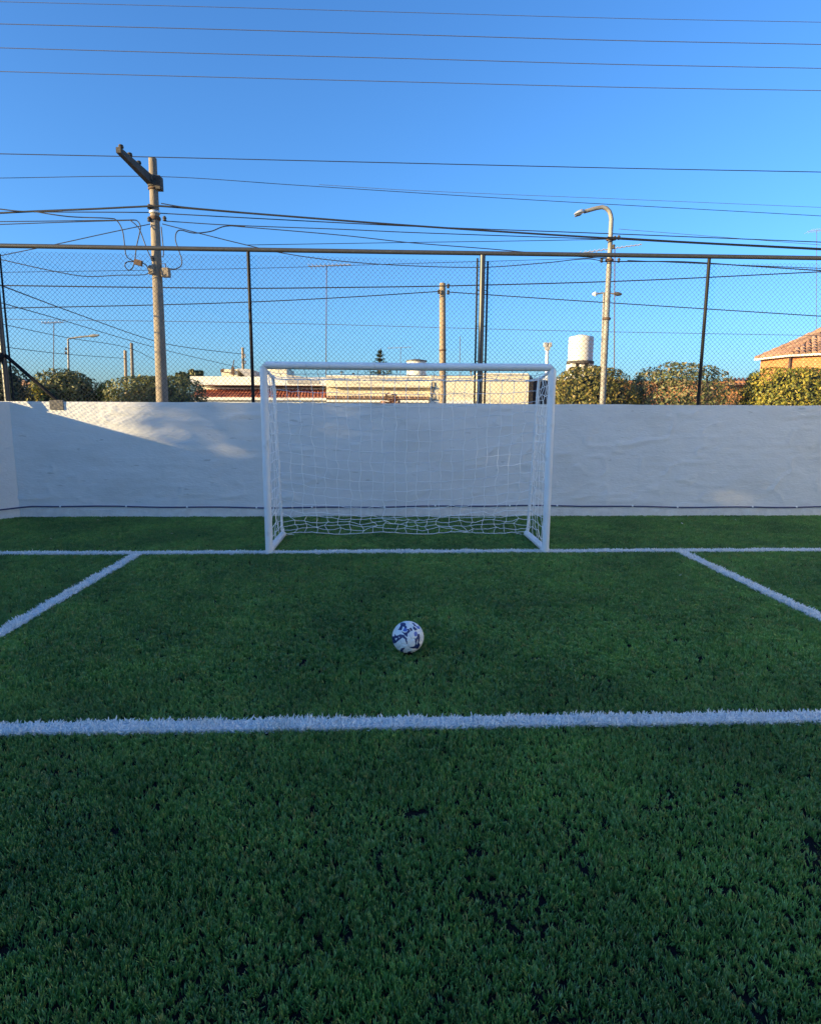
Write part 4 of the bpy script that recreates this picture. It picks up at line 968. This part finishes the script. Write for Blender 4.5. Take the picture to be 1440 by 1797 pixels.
def white_house():
    a = at(334, 690, YH)
    root = empty('white_house', (a.x, YH, 0), label='white flat roofed house with red tiled porch, left of the goal', cat='house')
    part(root, 'wall', 'white_wall', 346, 680, 571, 706, YH + .9, 5, zb=0)
    part(root, 'parapet', 'white_wall', 334, 661, 572, 676, YH, 6)
    p00, p10 = at(332, 697, YH - .25), at(572, 698.5, YH - .25); p01, p11 = at(348, 684.5, YH + .85), at(572, 685, YH + .85)
    mb = MB(); mb.add([p00 - Vector((0, 0, .02)), p10 - Vector((0, 0, .02)), p11 - Vector((0, 0, .02)), p01 - Vector((0, 0, .02))], [(0, 1, 2, 3)]); slab = mb.build('porch_roof', M['door_brown'], root)
    mb = MB(); barrel_tiles(mb, p00, p10, p01, p11, 42, 4, .062)
    tag(mb.build('roof_tiles', M['tile'], slab), kind='stuff')
    part(root, 'fascia', 'white_wall', 329, 697.5, 572, 702, YH - .30, .3)
    part(root, 'porch_wall', 'white_wall', 336, 702.5, 572, 710, YH - .1, .9, zb=0)
    part(root, 'stair_block', 'cream', 389, 648, 417, 662, YH + 2.0, 2.5)
    mb = MB(); P = [at(x, y, YH + 1.8) for x, y in ((416, 646.5), (440, 648), (442, 662), (432, 662))]; mb.prism([(p.x, p.z) for p in P][::-1], YH + 1.8, YH + 4.4); mb.build('gable_roof', M['grey_roof'], root)
    part(root, 'chimney_block', 'cream', 466, 645.5, 503, 662.5, YH + 1.4, 2.4)
    mb = MB(); P = [at(x, y, YH + 1.2) for x, y in ((512, 661), (531, 662.5), (565, 671), (566, 676), (512, 676))]; mb.prism([(p.x, p.z) for p in P][::-1], YH - .02, YH + 3); mb.build('grey_wedge', M['grey_roof'], root)  # grey wedge with a sloping top, just proud of the parapet front
    c = at(404, 652, YH + 1.9); mb = MB()
    mb.tube([at(387, 652, YH + 1.8), at(397, 653.5, YH + 1.8), at(410, 655, YH + 1.8)], .022, 6); mb.tube([at(411, 632, YH + 1.8), at(407, 650, YH + 1.8), at(412, 664, YH + 1.8)], .02, 6)
    mb.obox(at(409, 651, YH + 1.8), (.06, 0, 0), (0, .05, 0), (0, 0, .17)); mb.obox(at(390, 650, YH + 1.8), (.07, 0, .03), (0, .04, 0), (0, 0, .06))
    mb.build('broken_bracket', M['rust'], root)
white_house()
def cream_house():
    a = at(572, 690, YH)
    root = empty('cream_house', (a.x, YH, 0), label='long cream house with plain parapet and thin ledge, behind the goal', cat='house')
    part(root, 'wall', 'cream', 572.5, 661, 755, 712, YH, 8, zb=0)
    part(root, 'wall', 'cream', 755.5, 659.5, 835, 712, YH - .15, 8, zb=0)
    part(root, 'wall', 'cream', 835.5, 656.5, 927, 712, YH - .2, 7, zb=0)
    part(root, 'ledge', 'cream', 572.5, 676.5, 754, 679.5, YH - .32, .31)
    p00, p10 = at(573, 699.5, YH - .42), at(752, 701, YH - .42); p01, p11 = at(573, 696, YH - .01), at(752, 697.5, YH - .01)
    mb = MB(); barrel_tiles(mb, p00, p10, p01, p11, 34, 1, .062); tag(mb.build('roof_tiles', M['tile_old'], root), kind='stuff')
    part(root, 'fascia', 'white_wall', 573, 701.8, 752, 706, YH - .40, .39)
    part(root, 'coping', 'white_wall', 572.5, 659.2, 755, 661.3, YH - .03, .4)
    part(root, 'coping', 'white_wall', 835.5, 654.8, 927, 656.8, YH - .24, .4)
    part(root, 'string_course', 'white_wall', 755.5, 703, 834, 708, YH - .22, .06)
    part(root, 'brick_pier', 'brick', 927.5, 664.5, 934.5, 712, YH - .05, 6, zb=0)
    mb = MB(); P = [at(x, y, YH) for x, y in ((927.6, 657.5), (931, 658.5), (934.5, 664), (927.6, 664))]; mb.prism([(p.x, p.z) for p in P][::-1], YH - .04, YH + 4); mb.build('pier_cap', M['grey_roof'], root)
    for (px, py0, py1) in ((599, 653, 661), (620, 656, 661), (826, 652, 659)):
        t, b = at(px, py0, YH + 1), at(px, py1, YH + 1); mb = MB(); mb.tube([b, t], .03, 6); mb.tube([t + Vector((-.06, 0, 0)), t + Vector((.06, 0, .01))], .03, 6); mb.build('vent_pipe', M['galv'], root)
    mb = MB()                                            # a bare creeper on the front
    rr = np.random.default_rng(3)
    for k in range(5):
        p = at(757 + k * 3.5, 706, YH - .17); pts = [p]
        for s in range(6): p = p + Vector((rr.normal(0, .06), -.003, .14)); pts.append(p)
        mb.tube(pts, .011, 4)
    mb.build('creeper', M['rust'], root)
cream_house()
def tank(px0, px1, pt, pb, Y, label, lid=True, legs=True, ribs=6):
    a, b = at(px0, (pt + pb) / 2, Y), at(px1, (pt + pb) / 2, Y); cx = (a.x + b.x) / 2; r_ = (b.x - a.x) / 2; zt, zb = at((px0 + px1) / 2, pt, Y).z, at((px0 + px1) / 2, pb, Y).z
    root = empty('water_tank', (cx, Y, zb), label=label, cat='water tank')
    H = zt - zb; prof = [(r_ * .98, 0)]
    for k in range(ribs):
        z = H * .86 * (k + .5) / ribs; prof += [(r_ * .97, z - H * .04), (r_, z), (r_ * .97, z + H * .04)]
    prof += [(r_ * .99, H * .88), (r_ * .93, H * .93), (r_ * .4, H * .98), (r_ * .35, H)]
    mb = MB(); mb.lathe((cx, Y, zb), prof, 28); mb.build('tank_body', M['tank'], root, 60)
    if lid: mb = MB(); mb.lathe((cx, Y, zt), [(r_ * .95, -.12), (r_ * 1.06, -.10), (r_ * 1.06, -.05), (r_ * .3, .02)], 28); mb.build('lid', M['tank_lid'], root, 40)
    mb = MB(); mb.lathe((cx, Y, zb), [(r_ * 1.08, -.13), (r_ * 1.08, -.003)], 28); mb.build('base_slab', M['concrete_dark'], root, 40)
    return root, cx, r_, zb
tank(713, 748, 631, 659, YH + 3.5, 'squat white water tank with a dark lid on the cream house roof', True, False, 3)
rt, cx, r_, zb = tank(997, 1040, 588, 634, 24, 'tall white ribbed water tank on a concrete stand, right of the goal', False, True, 6)
for s in (-1, 0, 1):
    mb = MB(); mb.bbox(cx + s * r_ * .72 - .12, 23.6, 0, cx + s * r_ * .72 + .12, 24.4, zb - .132, .02); mb.build('stand_leg', M['white_wall'], rt)
def brick_annex():
    a = at(938, 700, 21)
    root = empty('brick_annex', (a.x, 21, 0), label='low brick building with brown door, half hidden behind the shrubs right of the goal', cat='house')
    part(root, 'wall', 'brick_dark', 941, 668, 1012, 712, 21, 5, zb=0)
    part(root, 'wall', 'brick', 1012.5, 668, 1322, 712, 21.3, 5, zb=0)
    part(root, 'parapet', 'white_wall', 939, 664.5, 1012, 668, 20.9, 5)
    part(root, 'pier', 'brick', 941.5, 668.5, 945, 712, 20.93, .06, zb=0)
    d = part(root, 'door', 'door_brown', 946, 670, 962, 712, 20.94, .05, zb=0)
    f = part(root, 'window_frame', 'white_wall', 943.5, 702, 953, 716, 20.86, .06)
    part(f, 'pane', 'glass_dark', 945, 703.5, 951.5, 715, 20.84, .015)
    # roof strip of orange tiles over the part between the shrubs
    p00, p10, p01, p11 = at(1270, 676, 21.0), at(1335, 676, 21.0), at(1270, 664.5, 22.4), at(1335, 664.5, 22.4)
    mb = MB(); mb.add([p00 - Vector((0, 0, .03)), p10 - Vector((0, 0, .03)), p11 - Vector((0, 0, .03)), p01 - Vector((0, 0, .03))], [(0, 1, 2, 3)]); s = mb.build('roof', M['door_brown'], root)
    mb = MB(); barrel_tiles(mb, p00, p10, p01, p11, 9, 4, .075); tag(mb.build('roof_tiles', M['tile_old'], s), kind='stuff')
brick_annex()
def brick_house():
    A, B, C, D = at(1334, 631, 23.5), at(1387, 625, 20.5), at(1560, 616, 18.6), at(1640, 616, 26)
    zE = (A.z + B.z + C.z) / 3
    root = empty('brick_house', (B.x, B.y, 0), label='orange brick house with a hipped clay tile roof at the right edge', cat='house')
    P = [Vector((p.x, p.y, 0)) for p in (A, B, C, D)]; E = Vector((A.x + 4, 27, 0)); P.append(E)
    cen = sum(P, Vector()) / len(P)
    zs = [A.z, B.z, C.z, C.z, A.z]
    for k in range(len(P)):
        a, b = P[k], P[(k + 1) % len(P)]; za, zb = zs[k], zs[(k + 1) % len(P)]
        n = Vector((b.y - a.y, a.x - b.x, 0)).normalized(); inn = -n * .15 if (a - cen).dot(n) > 0 else n * .15
        v = [a, b, b + Vector((0, 0, zb)), a + Vector((0, 0, za))]; v += [p + inn for p in v]
        mb = MB(); mb.add(v, [(0, 1, 2, 3), (7, 6, 5, 4), (0, 4, 5, 1), (1, 5, 6, 2), (2, 6, 7, 3), (3, 7, 4, 0)]); mb.build('wall', M['brick'], root)
    apex = at(1475, 561, 23.6)
    over = lambda p, z: Vector((p.x, p.y, z)) + (Vector((p.x, p.y, 0)) - cen).normalized() * .28 - Vector((0, 0, .03))
    Er = [over(p, z + .06) for p, z in zip(P, zs)]
    mb = MB()
    for k in range(len(P)): mb.add([Er[k], Er[(k + 1) % len(P)], apex], [(0, 1, 2)])
    roof = mb.build('roof', M['door_brown'], root)
    mb = MB()
    for k in range(len(P)):
        a, b = Er[k], Er[(k + 1) % len(P)]; s = (b - a); ln = s.length; s = s / ln
        foot = a + s * (apex - a).dot(s); h = (apex - foot); hl = h.length; t = h / hl; u0 = (foot - a).length * (1 if (foot - a).dot(s) > 0 else -1)
        n = s.cross(t).normalized(); n = n if n.z > 0 else -n
        w = .21
        for c in range(int(ln / w)):
            u = (c + .5) * w
            mx = (u / u0 if u < u0 else (ln - u) / (ln - u0)) * hl
            m_ = max(1, int(mx / .42))
            for r_ in range(m_):
                v0, v1 = r_ * .42, min(mx, (r_ + 1.15) * .42)
                p, q = a + s * u + t * v0 + n * .03, a + s * u + t * v1 + n * .01
                v = []
                for pp, rr_ in ((p, .105), (q, .088)):
                    for j in range(6):
                        an = math.pi * j / 5; v.append(pp + s * math.cos(an) * rr_ + n * math.sin(an) * rr_)
                mb.add(v, [(j, j + 1, 7 + j, 6 + j) for j in range(5)] + [(5, 4, 3, 2, 1, 0)])
    tag(mb.build('roof_tiles', M['tile_old'], roof), kind='stuff')
    for k in range(2):
        a, b = Er[k], Er[k + 1]; mb = MB(); d = (b - a).normalized(); mb.tube([a - Vector((0, 0, .03)), b - Vector((0, 0, .03))], .05, 6); mb.build('eave_board', M['white_wall'], root)
    mb = MB(); q = B + (Vector((B.x, B.y, B.z)) - Vector((cen.x, cen.y, B.z))).normalized() * .06; mb.tube([(q.x, q.y, 0), (q.x, q.y, B.z - .05)], .055, 8); mb.build('downpipe', M['door_brown'], root)
brick_house()
def pale_house():
    a = at(30, 690, 26); root = empty('pale_house', (a.x, 26, 0), label='small pale house with a pinkish roof glimpsed behind the left shrubs', cat='house')
    part(root, 'wall', 'white_wall', 20, 676, 58, 712, 26, 4, zb=0)
    mb = MB(); P = [at(x, y, 25.8) for x, y in ((14, 677), (36, 664), (64, 675))]; mb.prism([(p.x, p.z) for p in P][::-1], 25.7, 30); mb.build('roof', M['tile_old'], root)
pale_house()
